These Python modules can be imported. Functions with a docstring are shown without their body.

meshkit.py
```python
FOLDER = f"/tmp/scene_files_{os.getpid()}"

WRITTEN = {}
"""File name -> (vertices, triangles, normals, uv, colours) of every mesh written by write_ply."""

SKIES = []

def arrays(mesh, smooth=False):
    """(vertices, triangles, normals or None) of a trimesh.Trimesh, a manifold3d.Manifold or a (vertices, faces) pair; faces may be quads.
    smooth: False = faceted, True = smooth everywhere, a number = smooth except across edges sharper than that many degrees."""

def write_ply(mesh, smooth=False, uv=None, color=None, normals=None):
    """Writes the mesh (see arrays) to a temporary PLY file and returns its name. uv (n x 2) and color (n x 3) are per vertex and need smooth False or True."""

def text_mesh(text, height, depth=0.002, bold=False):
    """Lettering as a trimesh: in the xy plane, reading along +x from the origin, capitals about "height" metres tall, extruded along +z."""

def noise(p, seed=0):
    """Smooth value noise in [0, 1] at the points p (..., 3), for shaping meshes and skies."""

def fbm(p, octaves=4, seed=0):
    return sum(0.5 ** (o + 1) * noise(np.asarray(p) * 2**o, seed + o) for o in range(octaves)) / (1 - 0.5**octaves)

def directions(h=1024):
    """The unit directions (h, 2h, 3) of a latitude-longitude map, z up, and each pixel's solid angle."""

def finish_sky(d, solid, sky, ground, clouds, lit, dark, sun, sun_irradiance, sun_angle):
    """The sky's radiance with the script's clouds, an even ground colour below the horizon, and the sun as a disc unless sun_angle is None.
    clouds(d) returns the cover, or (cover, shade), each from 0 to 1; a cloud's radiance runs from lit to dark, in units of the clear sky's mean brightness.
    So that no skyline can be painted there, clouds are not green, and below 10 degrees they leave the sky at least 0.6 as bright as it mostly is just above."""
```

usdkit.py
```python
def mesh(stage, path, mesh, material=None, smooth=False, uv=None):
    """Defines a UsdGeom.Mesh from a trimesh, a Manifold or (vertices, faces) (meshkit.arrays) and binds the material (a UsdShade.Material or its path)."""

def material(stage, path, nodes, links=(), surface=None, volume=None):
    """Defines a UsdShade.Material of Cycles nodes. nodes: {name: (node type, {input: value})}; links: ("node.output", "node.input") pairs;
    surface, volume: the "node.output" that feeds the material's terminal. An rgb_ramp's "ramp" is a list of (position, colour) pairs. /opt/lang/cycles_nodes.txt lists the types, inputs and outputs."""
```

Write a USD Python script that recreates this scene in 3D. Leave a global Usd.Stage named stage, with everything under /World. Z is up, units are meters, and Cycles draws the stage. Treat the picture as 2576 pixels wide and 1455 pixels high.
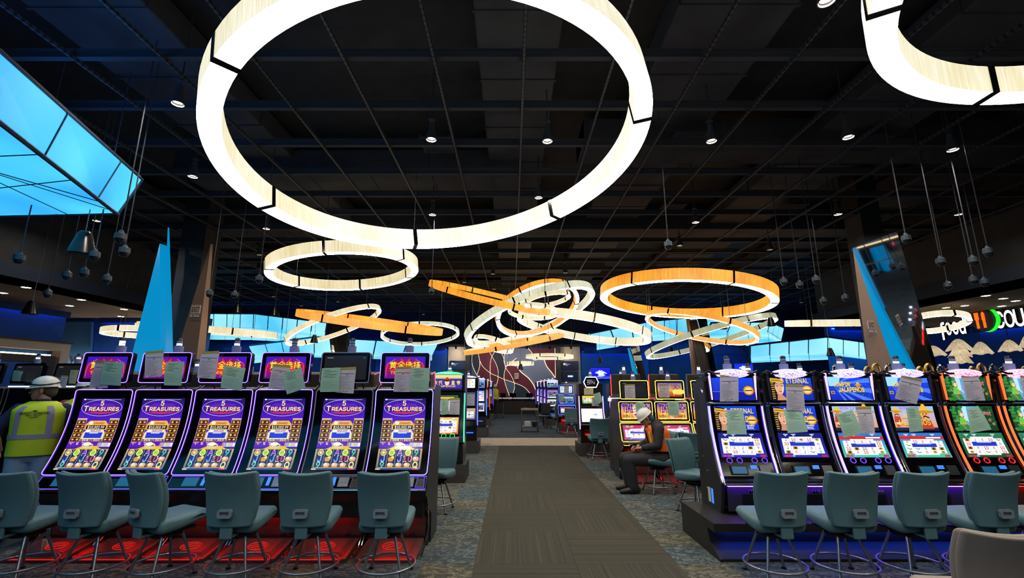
import math, numpy as np, trimesh, usdkit, meshkit, shapely
import shapely.geometry as sg
from shapely import affinity
from shapely.ops import unary_union
from pxr import Usd, UsdGeom, UsdLux, UsdShade, Gf, Sdf, Vt

stage = Usd.Stage.CreateInMemory()
UsdGeom.SetStageUpAxis(stage, UsdGeom.Tokens.z)
UsdGeom.SetStageMetersPerUnit(stage, 1.0)
UsdGeom.Xform.Define(stage, '/World'); UsdGeom.Scope.Define(stage, '/World/Looks')
rng = np.random.default_rng(7)
PI = math.pi

# ------------------------------------------------------------------ camera, ambient light, exposure
EYE, FPX = 1.72, 1145.0
PITCH = math.atan((971 - 727.5) / FPX)
cam = UsdGeom.Camera.Define(stage, '/World/camera')
cam.AddTranslateOp().Set(Gf.Vec3d(0, 0, EYE)); cam.AddRotateXOp().Set(90 + math.degrees(PITCH))
cam.CreateHorizontalApertureAttr(36.0); cam.CreateVerticalApertureAttr(36.0 * 1455 / 2576)
cam.CreateFocalLengthAttr(36.0 * FPX / 2576); cam.CreateClippingRangeAttr(Gf.Vec2f(0.05, 300))
cam.CreateExposureAttr(0.0)
dome = UsdLux.DomeLight.Define(stage, '/World/hall_ambience')
SPOT = 1000.0   # radiance of the small ceiling spotlights
WASH = 650.0
dome.CreateIntensityAttr(1.0); dome.CreateColorAttr(Gf.Vec3f(.010, .016, .030))

# ------------------------------------------------------------------ materials
def lin(c):
    if isinstance(c, str): c = [int(c[i:i + 2], 16) / 255 for i in (1, 3, 5)]
    return tuple(x / 12.92 if x <= .04045 else ((x + .055) / 1.055) ** 2.4 for x in c)
MATS = {}
def reg(name, nodes, links=(), surface='p.BSDF'):
    MATS[name] = usdkit.material(stage, '/World/Looks/' + name, nodes, links, surface=surface); return name
def pbr(name, col, rough=.5, metal=0., spec=.5, noise=None, bump=0, coat=0.):
    P = {'base_color': lin(col), 'roughness': rough, 'metallic': metal, 'specular_ior_level': spec, 'coat_weight': coat}
    n, l = {'p': ('principled_bsdf', P)}, []
    if noise:
        sc, c2 = noise
        n['tc'] = ('texture_coordinate', {}); n['n'] = ('noise_texture', {'scale': sc, 'detail': 4.0})
        n['r'] = ('rgb_ramp', {'ramp': [(.35, lin(col)), (.65, lin(c2))]})
        l += [('tc.object', 'n.vector'), ('n.fac', 'r.fac'), ('r.color', 'p.base_color')]
    if bump:
        n['tc'] = ('texture_coordinate', {}); n['bn'] = ('noise_texture', {'scale': 260.0, 'detail': 2.0}); n['b'] = ('bump', {'strength': bump, 'distance': .002})
        l += [('tc.object', 'bn.vector'), ('bn.fac', 'b.height'), ('b.normal', 'p.normal')]
    return reg(name, n, l)
def emi(name, col, s=1., base=(0, 0, 0), rough=.3):
    return reg(name, {'p': ('principled_bsdf', {'base_color': base, 'roughness': rough, 'emission_color': lin(col), 'emission_strength': s})})

# ------------------------------------------------------------------ prims
USED = {}
def numbered(parent, name):
    k = (parent, name); USED[k] = USED.get(k, -1) + 1
    return parent + '/' + (name if USED[k] == 0 else f'{name}_{USED[k]:03d}')
def tag(o, label=None, cat=None, group=None, kind=None):
    p = o.GetPrim() if hasattr(o, 'GetPrim') else o
    for k, v in (('label', label), ('category', cat), ('group', group), ('kind', kind)):
        if v: p.SetCustomDataByKey(k, v)
    return o
def thing(name, label, cat, loc=(0, 0, 0), rz=0., group=None, mat=None, kind=None, scale=None):
    x = UsdGeom.Xform.Define(stage, numbered('/World', name))
    if mat is not None: x.AddTransformOp().Set(Gf.Matrix4d(*[float(v) for v in np.asarray(mat).T.ravel()]))
    else:
        x.AddTranslateOp().Set(Gf.Vec3d(*map(float, loc)))
        if rz: x.AddRotateZOp().Set(float(rz))
        if scale: x.AddScaleOp().Set(Gf.Vec3f(*scale))
    return tag(x, label, cat, group, kind)
def part(parent, name, mesh, mat, smooth=False, label=None, kind=None, col=None):
    pp = parent if isinstance(parent, str) else str(parent.GetPath())
    m = usdkit.mesh(stage, numbered(pp, name), mesh, MATS[mat], smooth=False if col is not None else smooth)
    if col is not None:
        UsdGeom.PrimvarsAPI(m).CreatePrimvar('col', Sdf.ValueTypeNames.Color3fArray, 'vertex').Set(Vt.Vec3fArray.FromNumpy(np.asarray(col, np.float32)))
    return tag(m, label, None, None, kind)
def top(name, mesh, mat, label, cat, group=None, smooth=False, kind=None, col=None):
    return tag(part('/World', name, mesh, mat, smooth, col=col), label, cat, group, kind)
def struct(name, mesh, mat, smooth=False, label=None):
    return tag(part('/World', name, mesh, mat, smooth), label, None, None, 'structure')
def dup(src, loc, rz=0., label=None, cat=None, group=None, name=None, scale=None):
    p = src.GetPrim(); was = p.GetCustomData()
    base = name or p.GetName().rstrip('0123456789').rstrip('_')
    x = thing(base, label or was.get('label'), cat or was.get('category'), loc, rz, group or was.get('group'), scale=scale)
    x.GetPrim().GetReferences().AddInternalReference(p.GetPath())
    x.GetPrim().SetInstanceable(True)
    return x

# ------------------------------------------------------------------ mesh helpers: every helper returns (vertices, faces)
def cat(*ms):
    V, F, n = [], [], 0
    for m in ms:
        v, f = (np.asarray(m.vertices), np.asarray(m.faces)) if hasattr(m, 'vertices') else (np.asarray(m[0], float), np.asarray(m[1], int))
        if f.shape[1] == 4: f = np.vstack([f[:, [0, 1, 2]], f[:, [0, 2, 3]]])
        V.append(v); F.append(f + n); n += len(v)
    return np.vstack(V), np.vstack(F)
def mv(m, d=(0, 0, 0), rx=0, ry=0, rz=0, s=None):
    v = np.array(m.vertices if hasattr(m, 'vertices') else m[0], float); f = m.faces if hasattr(m, 'faces') else m[1]
    if s is not None: v = v * s
    for ax, a in ((0, rx), (1, ry), (2, rz)):
        if a:
            c, q = math.cos(math.radians(a)), math.sin(math.radians(a)); i, j = [(1, 2), (2, 0), (0, 1)][ax]
            v = v.copy(); vi, vj = v[:, i].copy(), v[:, j].copy(); v[:, i] = c * vi - q * vj; v[:, j] = q * vi + c * vj
    return v + np.asarray(d, float), np.asarray(f)
def box(x0, x1, y0, y1, z0, z1):
    v = np.array([[x, y, z] for z in (z0, z1) for y in (y0, y1) for x in (x0, x1)], float)
    return v, np.array([[0, 2, 3, 1], [4, 5, 7, 6], [0, 1, 5, 4], [2, 6, 7, 3], [0, 4, 6, 2], [1, 3, 7, 5]])
def cbox(c, s): return box(c[0] - s[0] / 2, c[0] + s[0] / 2, c[1] - s[1] / 2, c[1] + s[1] / 2, c[2] - s[2] / 2, c[2] + s[2] / 2)
def rpoly(w, h, r, n=6, cx=0., cy=0.):
    r = min(r, w / 2 - 1e-4, h / 2 - 1e-4); P = []
    for sx, sy, a0 in ((1, 1, 0), (-1, 1, 90), (-1, -1, 180), (1, -1, 270)):
        for k in range(n + 1):
            a = math.radians(a0 + 90 * k / n); P.append((cx + sx * (w / 2 - r) + r * math.cos(a), cy + sy * (h / 2 - r) + r * math.sin(a)))
    return P
def prism(poly, d0, d1, axis='z', bevel=0.):
    """Extrudes a 2D polygon (points or shapely) from d0 to d1 along an axis; axis x: polygon is (y, z); axis y: polygon is (x, z)."""
    g = poly if hasattr(poly, 'geom_type') else sg.Polygon(poly)
    if bevel > 0:
        inn = g.buffer(-bevel, join_style=2)
        a = np.array(sg.polygon.orient(g).exterior.coords)[:-1]; b = np.array(sg.polygon.orient(inn).exterior.coords)[:-1] if inn.geom_type == 'Polygon' else a[:0]
        if len(a) == len(b):
            k = np.argmin(((b - a[0]) ** 2).sum(1)); b = np.roll(b, -k, 0); n = len(a); s = 1 if d1 > d0 else -1
            L = [(b, d0), (a, d0 + s * bevel), (a, d1 - s * bevel), (b, d1)]
            V = np.vstack([np.c_[p, np.full(n, z)] for p, z in L]); F = []
            for l in range(3):
                for i in range(n):
                    j = (i + 1) % n; F += [[l * n + i, l * n + j, l * n + n + j], [l * n + i, l * n + n + j, l * n + n + i]]
            tv, tf = trimesh.creation.triangulate_polygon(sg.Polygon(b), engine='earcut')
            m = len(V); V = np.vstack([V, np.c_[tv, np.full(len(tv), d0)], np.c_[tv, np.full(len(tv), d1)]])
            F = np.vstack([F, tf[:, ::-1] + m, tf + m + len(tv)])
            return _ax(V, F, axis)
    m = trimesh.util.concatenate([trimesh.creation.extrude_polygon(q, abs(d1 - d0), engine='earcut') for q in (getattr(g, 'geoms', [g]))])
    v = np.array(m.vertices); v[:, 2] += min(d0, d1)
    return _ax(v, np.array(m.faces), axis)
def _ax(v, f, axis):
    if axis == 'x': v = v[:, [2, 0, 1]]
    if axis == 'y': v = v[:, [0, 2, 1]]; f = f[:, ::-1]
    return v, f
def rbox(c, s, r=.01, n=3):
    """Box with rounded edges (hull of eight spheres)."""
    import manifold3d as m3
    r = min(r, min(s) / 2 - 1e-4); b = m3.Manifold.sphere(r, 4 * n); h = [x / 2 - r for x in s]
    m = m3.Manifold.batch_hull([b.translate([c[0] + i * h[0], c[1] + j * h[1], c[2] + k * h[2]]) for i in (-1, 1) for j in (-1, 1) for k in (-1, 1)]).to_mesh()
    return np.array(m.vert_properties[:, :3]), np.array(m.tri_verts)
def tube(path, r, n=8, closed=False, caps=True):
    P = np.asarray(path, float); N = len(P); R = np.broadcast_to(r, (N,))
    T = (np.roll(P, -1, 0) - np.roll(P, 1, 0)) if closed else np.gradient(P, axis=0)
    T /= np.linalg.norm(T, axis=1)[:, None] + 1e-12
    u = np.cross(T[0], [0, 0, 1] if abs(T[0][2]) < .9 else [1, 0, 0]); u /= np.linalg.norm(u); V = []
    for i in range(N):
        u = u - T[i] * (u @ T[i]); u /= np.linalg.norm(u); w = np.cross(T[i], u)
        for k in range(n):
            a = 2 * PI * k / n; V.append(P[i] + R[i] * (math.cos(a) * u + math.sin(a) * w))
    F = []
    for i in range(N if closed else N - 1):
        j = (i + 1) % N
        for k in range(n):
            l = (k + 1) % n; F += [[i * n + k, i * n + l, j * n + l], [i * n + k, j * n + l, j * n + k]]
    if not closed and caps:
        V += [P[0], P[-1]]; c0 = N * n
        for k in range(n):
            l = (k + 1) % n; F += [[c0, l, k], [c0 + 1, (N - 1) * n + k, (N - 1) * n + l]]
    return np.array(V), np.array(F)
def lathe(prof, n=20, c=(0, 0, 0)):
    P = np.asarray(prof, float); N = len(P); a = np.arange(n) * 2 * PI / n
    V = np.stack([np.outer(P[:, 0], np.cos(a)), np.outer(P[:, 0], np.sin(a)), np.repeat(P[:, 1:], n, 1)], -1).reshape(-1, 3) + c
    F = [[i * n + k, i * n + (k + 1) % n, (i + 1) * n + (k + 1) % n, (i + 1) * n + k] for i in range(N - 1) for k in range(n)]
    return V, np.array(F)
def sheet(fn, nu, nv, thick=0.):
    """Grid surface fn(u, v) -> xyz over [0,1]^2; thick > 0 gives it a back."""
    U, Vv = np.meshgrid(np.linspace(0, 1, nu), np.linspace(0, 1, nv), indexing='ij')
    P = np.array([fn(u, v) for u, v in zip(U.ravel(), Vv.ravel())], float)
    F = np.array([[i * nv + j, (i + 1) * nv + j, (i + 1) * nv + j + 1, i * nv + j + 1] for i in range(nu - 1) for j in range(nv - 1)])
    if thick:
        m = trimesh.Trimesh(P, np.vstack([F[:, [0, 1, 2]], F[:, [0, 2, 3]]]), process=False); n = m.vertex_normals
        B = P - n * thick; k = len(P)
        rim = [i * nv for i in range(nu)] + [(nu - 1) * nv + j for j in range(1, nv)] + [i * nv + nv - 1 for i in range(nu - 2, -1, -1)] + [j for j in range(nv - 2, 0, -1)]
        S = [[a, a + k, b + k, b] for a, b in zip(rim, rim[1:] + rim[:1])]
        return np.vstack([P, B]), np.vstack([F, F[:, ::-1] + k, S])
    return P, F
def circle(r, n=32, z=0., c=(0, 0)): return [(c[0] + r * math.cos(2 * PI * k / n), c[1] + r * math.sin(2 * PI * k / n), z) for k in range(n)]

# ------------------------------------------------------------------ flat print: shapes and letters in one mesh with a colour per vertex
reg('screen_print', {'a': ('attribute', {'attribute': 'col'}), 'p': ('principled_bsdf', {'base_color': (0.01, 0.01, 0.01), 'roughness': .12, 'emission_strength': 1.15})}, [('a.color', 'p.emission_color')])
reg('ink_print', {'a': ('attribute', {'attribute': 'col'}), 'p': ('principled_bsdf', {'roughness': .7})}, [('a.color', 'p.base_color')])
TXT = {}
def text2d(s, bold=True):
    if (s, bold) not in TXT:
        m = meshkit.text_mesh(s, 1.0, .01, bold=bold); v, f = np.array(m.vertices), np.array(m.faces)
        keep = f[(np.abs(v[f][:, :, 2] - .01) < 1e-6).all(1)]; u, inv = np.unique(keep, return_inverse=True); TXT[s, bold] = (v[u, :2], inv.reshape(-1, 3))
    return TXT[s, bold]
class Art:
    def __init__(s, w, h): s.w, s.h, s.L = w, h, []
    def tri(s, v, f, col, lv): 
        c = np.asarray(col, float); s.L.append((np.asarray(v, float), np.asarray(f), np.broadcast_to(c, (len(v), 3)), lv))
    def poly(s, g, col, lv=1):
        g = g if hasattr(g, 'geom_type') else sg.Polygon(g)
        for q in getattr(g, 'geoms', [g]):
            if q.geom_type == 'Polygon' and q.area > 1e-9:
                v, f = trimesh.creation.triangulate_polygon(q, engine='earcut'); s.tri(v, f, lin(col), lv)
    def rect(s, x0, y0, x1, y1, col, lv=1, r=0., col2=None):
        if r: return s.poly(rpoly(x1 - x0, y1 - y0, r, 3, (x0 + x1) / 2, (y0 + y1) / 2), col, lv)
        c2 = lin(col2) if col2 else lin(col); c1 = lin(col)   # col at y0 (below), col2 above
        s.tri([[x0, y0], [x1, y0], [x1, y1], [x0, y1]], [[0, 1, 2], [0, 2, 3]], [c1, c1, c2, c2], lv)
    def ell(s, cx, cy, rx, ry, col, lv=1, n=24): s.poly([(cx + rx * math.cos(2 * PI * k / n), cy + ry * math.sin(2 * PI * k / n)) for k in range(n)], col, lv)
    def line(s, pts, w, col, lv=1): s.poly(sg.LineString(pts).buffer(w / 2, quad_segs=2), col, lv)
    def text(s, t, cx, cy, h, col, lv=3, width=None, rot=0., bold=True):
        v, f = text2d(t, bold); w = np.ptp(v[:, 0]); sx = (width / w) if width else h
        p = np.c_[(v[:, 0] - v[:, 0].min() - w / 2) * sx, (v[:, 1] - .5) * h]
        if rot: c, q = math.cos(math.radians(rot)), math.sin(math.radians(rot)); p = p @ np.array([[c, q], [-q, c]])
        s.tri(p + [cx, cy], f, lin(col), lv)
    def build(s, fn, strips=0, step=.0007):
        """fn(x, y, d) maps art coordinates (metres, y up) and a height above the surface to a point; strips > 0 cuts tall shapes for a curved screen."""
        V, F, C, n = [], [], [], 0
        for v, f, c, lv in s.L:
            if strips and np.ptp(v[:, 1]) > 1.6 * s.h / strips:
                vv, ff, cc = [], [], []
                for t in f:
                    g = sg.Polygon(v[t]); (xa, ya), (xb, yb) = v[t].min(0), v[t].max(0); m = np.linalg.lstsq(np.c_[v[t], np.ones(3)], c[t], rcond=None)[0]
                    k0, k1 = math.floor(ya / s.h * strips), math.ceil(yb / s.h * strips)
                    for k in range(k0, k1):
                        q = g.intersection(sg.box(xa - 1, k * s.h / strips, xb + 1, (k + 1) * s.h / strips))
                        if q.geom_type == 'Polygon' and q.area > 1e-10:
                            pts = np.array(q.exterior.coords)[:-1]; b = sum(map(len, vv)); vv.append(pts); cc.append(np.c_[pts, np.ones(len(pts))] @ m)
                            ff += [[b, b + i, b + i + 1] for i in range(1, len(pts) - 1)]
                v, f, c = np.vstack(vv), np.array(ff), np.vstack(cc)
            e = v[f]; ar = (e[:, 1, 0] - e[:, 0, 0]) * (e[:, 2, 1] - e[:, 0, 1]) - (e[:, 1, 1] - e[:, 0, 1]) * (e[:, 2, 0] - e[:, 0, 0])
            f = np.where((ar < 0)[:, None], f[:, ::-1], f)
            V.append(np.array([fn(x, y, (lv + 1) * step) for x, y in v])); F.append(f + n); C.append(np.clip(c, 0, 1)); n += len(v)
        V, F, C = np.vstack(V), np.vstack(F), np.vstack(C); u, inv = np.unique(F, return_inverse=True)
        return (V[u], inv.reshape(-1, 3)), C[u]
def art_part(parent, name, art, fn, mat='screen_print', strips=0, label=None, step=.0007):
    m, c = art.build(fn, strips, step); return part(parent, name, m, mat, col=c, label=label)
# ------------------------------------------------------------------ measured points: a sight line from the photographer's eye met with a known plane of the hall
def sight(px, py):
    x, y = (px - 1288) / FPX, -(py - 727.5) / FPX
    return np.array([x, math.cos(PITCH) - y * math.sin(PITCH), math.sin(PITCH) + y * math.cos(PITCH)])
def at(px, py, y=None, z=None, x=None):
    r = sight(px, py); t = y / r[1] if y is not None else (z - EYE) / r[2] if z is not None else x / r[0]
    return np.array([0, 0, EYE]) + t * r

# ------------------------------------------------------------------ plain materials
pbr('black_paint', '#262628', .75, noise=(3., '#303033')); pbr('steel_black', '#42444c', .8, spec=.2); pbr('duct_grey', '#4a4a50', .8, noise=(1.2, '#3a3a40'))
pbr('black_plastic', '#121214', .28); pbr('black_gloss', '#08080a', .1, spec=.3, coat=.15); pbr('dark_metal', '#2c2c30', .3, .7); pbr('chrome', '#d8dce4', .09, 1.)
pbr('gunmetal', '#6e757d', .32, .9); pbr('charcoal', '#232327', .45, bump=.15); pbr('navy_wall', '#123c78', .8, noise=(.8, '#0f356e')); pbr('blue_wall', '#1258b4', .75, noise=(.7, '#1050a4')); emi('added_wash_blue', '#2a6cff', 7.)  # the strong blue emission is for strips added to brighten the blue walls
pbr('pale_blue_wall', '#4d86b8', .8); pbr('brown_soffit', '#8a7258', .8, noise=(.6, '#7d664e')); pbr('cream_panel', '#b8aa98', .7); pbr('bronze_panel', '#a08474', .36, .45)
pbr('dark_panel', '#2a211c', .55); pbr('navy_fascia', '#101c30', .8); pbr('mirror_panel', '#cfd4da', .03, 1.); pbr('white_plastic', '#c8c8c8', .4); pbr('black_wood', '#1d1916', .5, bump=.1)
emi('cyan_near', '#35c6ff', 1.25); emi('cyan_far', '#7fe2ff', 1.15); emi('cyan_wash_glow', '#009fe0', .75); pbr('seam_blue', '#123a5c', .7)  # column cladding emission paints in the cyan wash falling on the panels
emi('lamp_warm', '#ffdca8', 14.); emi('lamp_white', '#fff4dc', 5.); emi('cove_warm', '#ffd9a0', 3.2); emi('candle_white', '#f2f4ff', 2.2)

def cloudmat(name, c1, c2, s, sc):
    reg(name, {'tc': ('texture_coordinate', {}), 'n': ('noise_texture', {'scale': sc, 'detail': 1.0}), 'r': ('rgb_ramp', {'ramp': [(.3, lin(c1)), (.7, lin(c2))]}),
               'p': ('principled_bsdf', {'base_color': (.02, .05, .07), 'roughness': .6, 'specular_ior_level': .15, 'emission_strength': s})}, [('tc.object', 'n.vector'), ('n.fac', 'r.fac'), ('r.color', 'p.emission_color')])
cloudmat('cyan_near', '#0c8cec', '#5ce4ff', 1.15, .45); emi('added_spill_cyan', '#1a90ff', 7.); cloudmat('cyan_far', '#53c6f2', '#a8f2ff', 1.1, .35)  # the plain blue emission is for strips added to tint the ceiling

# ------------------------------------------------------------------ floor: slab, carpet planks of the aisle, carpet tiles beside it
reg('carpet_base', {'tc': ('texture_coordinate', {}), 'n': ('noise_texture', {'scale': 1.6, 'detail': 6.0, 'roughness': .7}), 'r': ('rgb_ramp', {'ramp': [(.3, lin('#282f36')), (.5, lin('#40474c')), (.7, lin('#272f37'))]}),
    'p': ('principled_bsdf', {'roughness': .95, 'specular_ior_level': .1})}, [('tc.object', 'n.vector'), ('n.fac', 'r.fac'), ('r.color', 'p.base_color')])
def carpet(name, stretch, cols, sc, detail=3.0, dist=0.):
    reg(name, {'g': ('geometry', {}), 'm': ('mapping', {'scale': stretch}), 'n': ('noise_texture', {'scale': sc, 'detail': detail, 'roughness': .62, 'distortion': dist}), 'r': ('rgb_ramp', {'ramp': [(p, lin(c)) for p, c in cols]}),
        'f': ('noise_texture', {'scale': 420.0}), 'b': ('bump', {'strength': .5, 'distance': .004}), 'p': ('principled_bsdf', {'roughness': .95, 'specular_ior_level': .15})},
        [('g.position', 'm.vector'), ('m.vector', 'n.vector'), ('n.fac', 'r.fac'), ('r.color', 'p.base_color'), ('g.position', 'f.vector'), ('f.fac', 'b.height'), ('b.normal', 'p.normal')])
ST = [(.3, '#393832'), (.44, '#46443b'), (.5, '#3e3d36'), (.56, '#4f4b40'), (.7, '#3a3934')]
carpet('aisle_lengthwise', (34., .06, 1.), ST, 1.2, 3.); carpet('aisle_crosswise', (.06, 34., 1.), ST, 1.2, 3.)
carpet('side_grey', (1.3, 2.6, 1.), [(.3, '#23282c'), (.42, '#4f5656'), (.48, '#34393b'), (.55, '#7b7d74'), (.62, '#43484a'), (.72, '#2d3236')], 3.6, 10., 2.2)
carpet('side_blue', (1.5, 2.4, 1.), [(.3, '#20282f'), (.42, '#46535a'), (.48, '#2f393f'), (.56, '#6b7674'), (.63, '#3a464c'), (.72, '#283238')], 3.8, 10., 2.4)
carpet('side_ochre', (1.3, 3., 1.), [(.3, '#2a2b28'), (.42, '#50514a'), (.48, '#3b3c36'), (.55, '#7c7966'), (.62, '#484940'), (.72, '#303230')], 3.6, 10., 2.2)
carpet('oak_strip', (1.2, 9., 1.), [(.3, '#8d7e6c'), (.5, '#b3a490'), (.7, '#988a76')], 2.0)
fl = thing('floor', None, None, kind='structure')
part(fl, 'floor_slab', box(-32, 34, -8, 33, -.2, 0), 'carpet_base')
def slab(x0, x1, y0, y1, z0=-.004, z1=.004, b=.0014):
    v, f = prism([(x0 + b, y0 + b), (x1 - b, y0 + b), (x1 - b, y1 - b), (x0 + b, y1 - b)], z0, z1); return v, f
for i in range(10):
    for j in range(2):
        x0, y0 = -.37 + j, 3.95 + i; alongy = (i + j) % 2
        for k in range(4):
            if alongy: part(fl, 'carpet_plank', slab(x0 + k * .25, x0 + k * .25 + .25, y0, y0 + 1, z1=.0035 + .0007 * (k % 2)), 'aisle_lengthwise')
            else: part(fl, 'carpet_plank', slab(x0, x0 + 1, y0 + k * .25, y0 + k * .25 + .25, z1=.0035 + .0007 * (k % 2)), 'aisle_crosswise')
for x0, nx in ((-5.37, 10), (1.63, 10)):
    for i in range(20):
        for k in range(nx):
            if i >= 3 and not (k >= 7 if x0 < 0 else k < 3): continue
            part(fl, 'carpet_tile', slab(x0 + k * .5, x0 + k * .5 + .5, 3.95 + i * .5, 4.45 + i * .5, z1=.0035 + .0006 * ((i + k) % 2)), ['side_grey', 'side_blue', 'side_ochre'][int(rng.choice(3, p=[.46, .38, .16]))])
part(fl, 'oak_walkway', box(-6, 12, 14.0, 16.0, -.004, .006), 'oak_strip')

# ------------------------------------------------------------------ walls, bulkheads
def quadprism(pts, d): 
    """Convex planar outline pts (3D) thickened by the vector d."""
    P = np.asarray(pts, float); n = len(P); V = np.vstack([P, P + d]); F = []
    for i in range(1, n - 1): F += [[0, i, i + 1], [n, n + i + 1, n + i]]
    for i in range(n):
        j = (i + 1) % n; F += [[i, n + i, n + j], [i, n + j, j]]
    return V, np.array(F)
wf = thing('wall_far', None, None, kind='structure')
part(wf, 'wall_body', box(-32, 34, 32.4, 32.7, 0, 7.6), 'navy_wall')
part(wf, 'bulkhead', box(-7.5, 9.0, 29.8, 32.4, 4.38, 7.4), 'navy_fascia')
part(wf, 'blue_panel', box(4.75, 9.5, 32.1, 32.4, 0, 3.95), 'blue_wall'); part(wf, 'blue_panel', box(-9.5, -4.45, 32.1, 32.4, 0, 4.2), 'blue_wall')
part(wf, 'pier', box(-3.2, -2.93, 31.6, 32.4, 0, 4.38), 'black_paint'); part(wf, 'pier', box(3.06, 3.35, 31.6, 32.4, 0, 4.38), 'black_paint')
part(wf, 'grey_panel', box(-4.45, -3.2, 32.0, 32.4, 0, 4.38), 'cream_panel'); part(wf, 'grey_panel', box(3.35, 4.75, 32.0, 32.4, 0, 4.38), 'cream_panel')
wl = thing('wall_left', None, None, kind='structure')
part(wl, 'wall_body', box(-15.9, -15.5, -6, 15.7, 0, 4.2), 'blue_wall')
part(wl, 'soffit', box(-15.9, -12.35, -6, 16.8, 4.2, 4.35), 'brown_soffit'); part(wl, 'fascia', box(-12.6, -12.35, -6, 16.8, 4.2, 4.72), 'navy_fascia')
part(wl, 'upper_wall', box(-15.9, -12.6, -6, 16.8, 4.35, 7.5), 'black_paint')
part(wl, 'side_wall', box(-20, -11.6, 17.3, 17.5, 0, 4.25), 'blue_wall'); part(wl, 'pale_panel', quadprism([(-17.3, 17.2, 0), (-15.4, 17.2, 0), (-16.0, 17.2, 4.1), (-17.3, 17.2, 4.1)], (0, .1, 0)), 'pale_blue_wall')
part(wl, 'side_soffit', box(-20, -11.6, 15.8, 17.3, 4.25, 4.5), 'brown_soffit')
part(wl, 'outer_wall', box(-30.2, -30, 15, 33, 0, 7.5), 'navy_wall')
wr = thing('wall_right', None, None, kind='structure')
part(wr, 'wall_body', box(20.6, 21, -6, 24, 0, 4.25), 'blue_wall'); part(wr, 'soffit', box(13.0, 21, -6, 19.5, 4.2, 4.4), 'brown_soffit'); part(wr, 'fascia', box(13.0, 13.25, -6, 19.5, 4.2, 4.75), 'navy_fascia')
part(wr, 'upper_wall', box(13.25, 21, -6, 19.5, 4.4, 7.5), 'black_paint'); part(wr, 'end_wall', box(16.5, 34, 23.6, 24, 0, 5.2), 'blue_wall')
part(wr, 'stone_pier', quadprism([(20.4, 14.5, 0), (20.4, 12.2, 0), (20.4, 12.2, 4.2), (20.4, 14.5, 4.2)], (.2, 0, 0)), 'duct_grey')
part(wl, 'added_wash_strip', box(-15.48, -15.42, 5, 15.6, 4.12, 4.16), 'added_wash_blue'); part(wl, 'added_wash_strip', box(-15.6, -11.6, 17.22, 17.27, 4.14, 4.18), 'added_wash_blue')  # unseen blue strips added along the wall tops to wash the walls
part(wr, 'added_wash_strip', box(20.5, 20.56, 4, 20, 4.12, 4.16), 'added_wash_blue'); part(wr, 'added_wash_strip', box(16.6, 30, 23.5, 23.56, 4.6, 4.64), 'added_wash_blue')
part(wf, 'added_wash_strip', box(4.9, 16, 31.9, 31.96, 4.0, 4.05), 'added_wash_blue'); part(wf, 'added_wash_strip', box(-20, -4.6, 31.9, 31.96, 4.2, 4.25), 'added_wash_blue')
for (pw, x0, x1, y0, y1, z0, z1) in ((wl, -15.3, -15.27, 5, 15.6, 4.0, 4.2), (wl, -15.6, -11.6, 17.05, 17.08, 4.05, 4.25), (wr, 20.3, 20.33, 4, 20, 4.0, 4.2), (wr, 16.6, 30, 23.3, 23.33, 4.5, 4.7), (wf, 4.9, 16, 31.75, 31.78, 3.9, 4.12), (wf, -20, -4.6, 31.75, 31.78, 4.1, 4.32)): part(pw, 'added_hiding_lip', box(x0, x1, y0, y1, z0, z1), 'navy_wall')  # lips added to keep the blue wall strips out of view
struct('wall_back', box(-16, 21, -6.3, -6, 0, 7.6), 'navy_wall')

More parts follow.
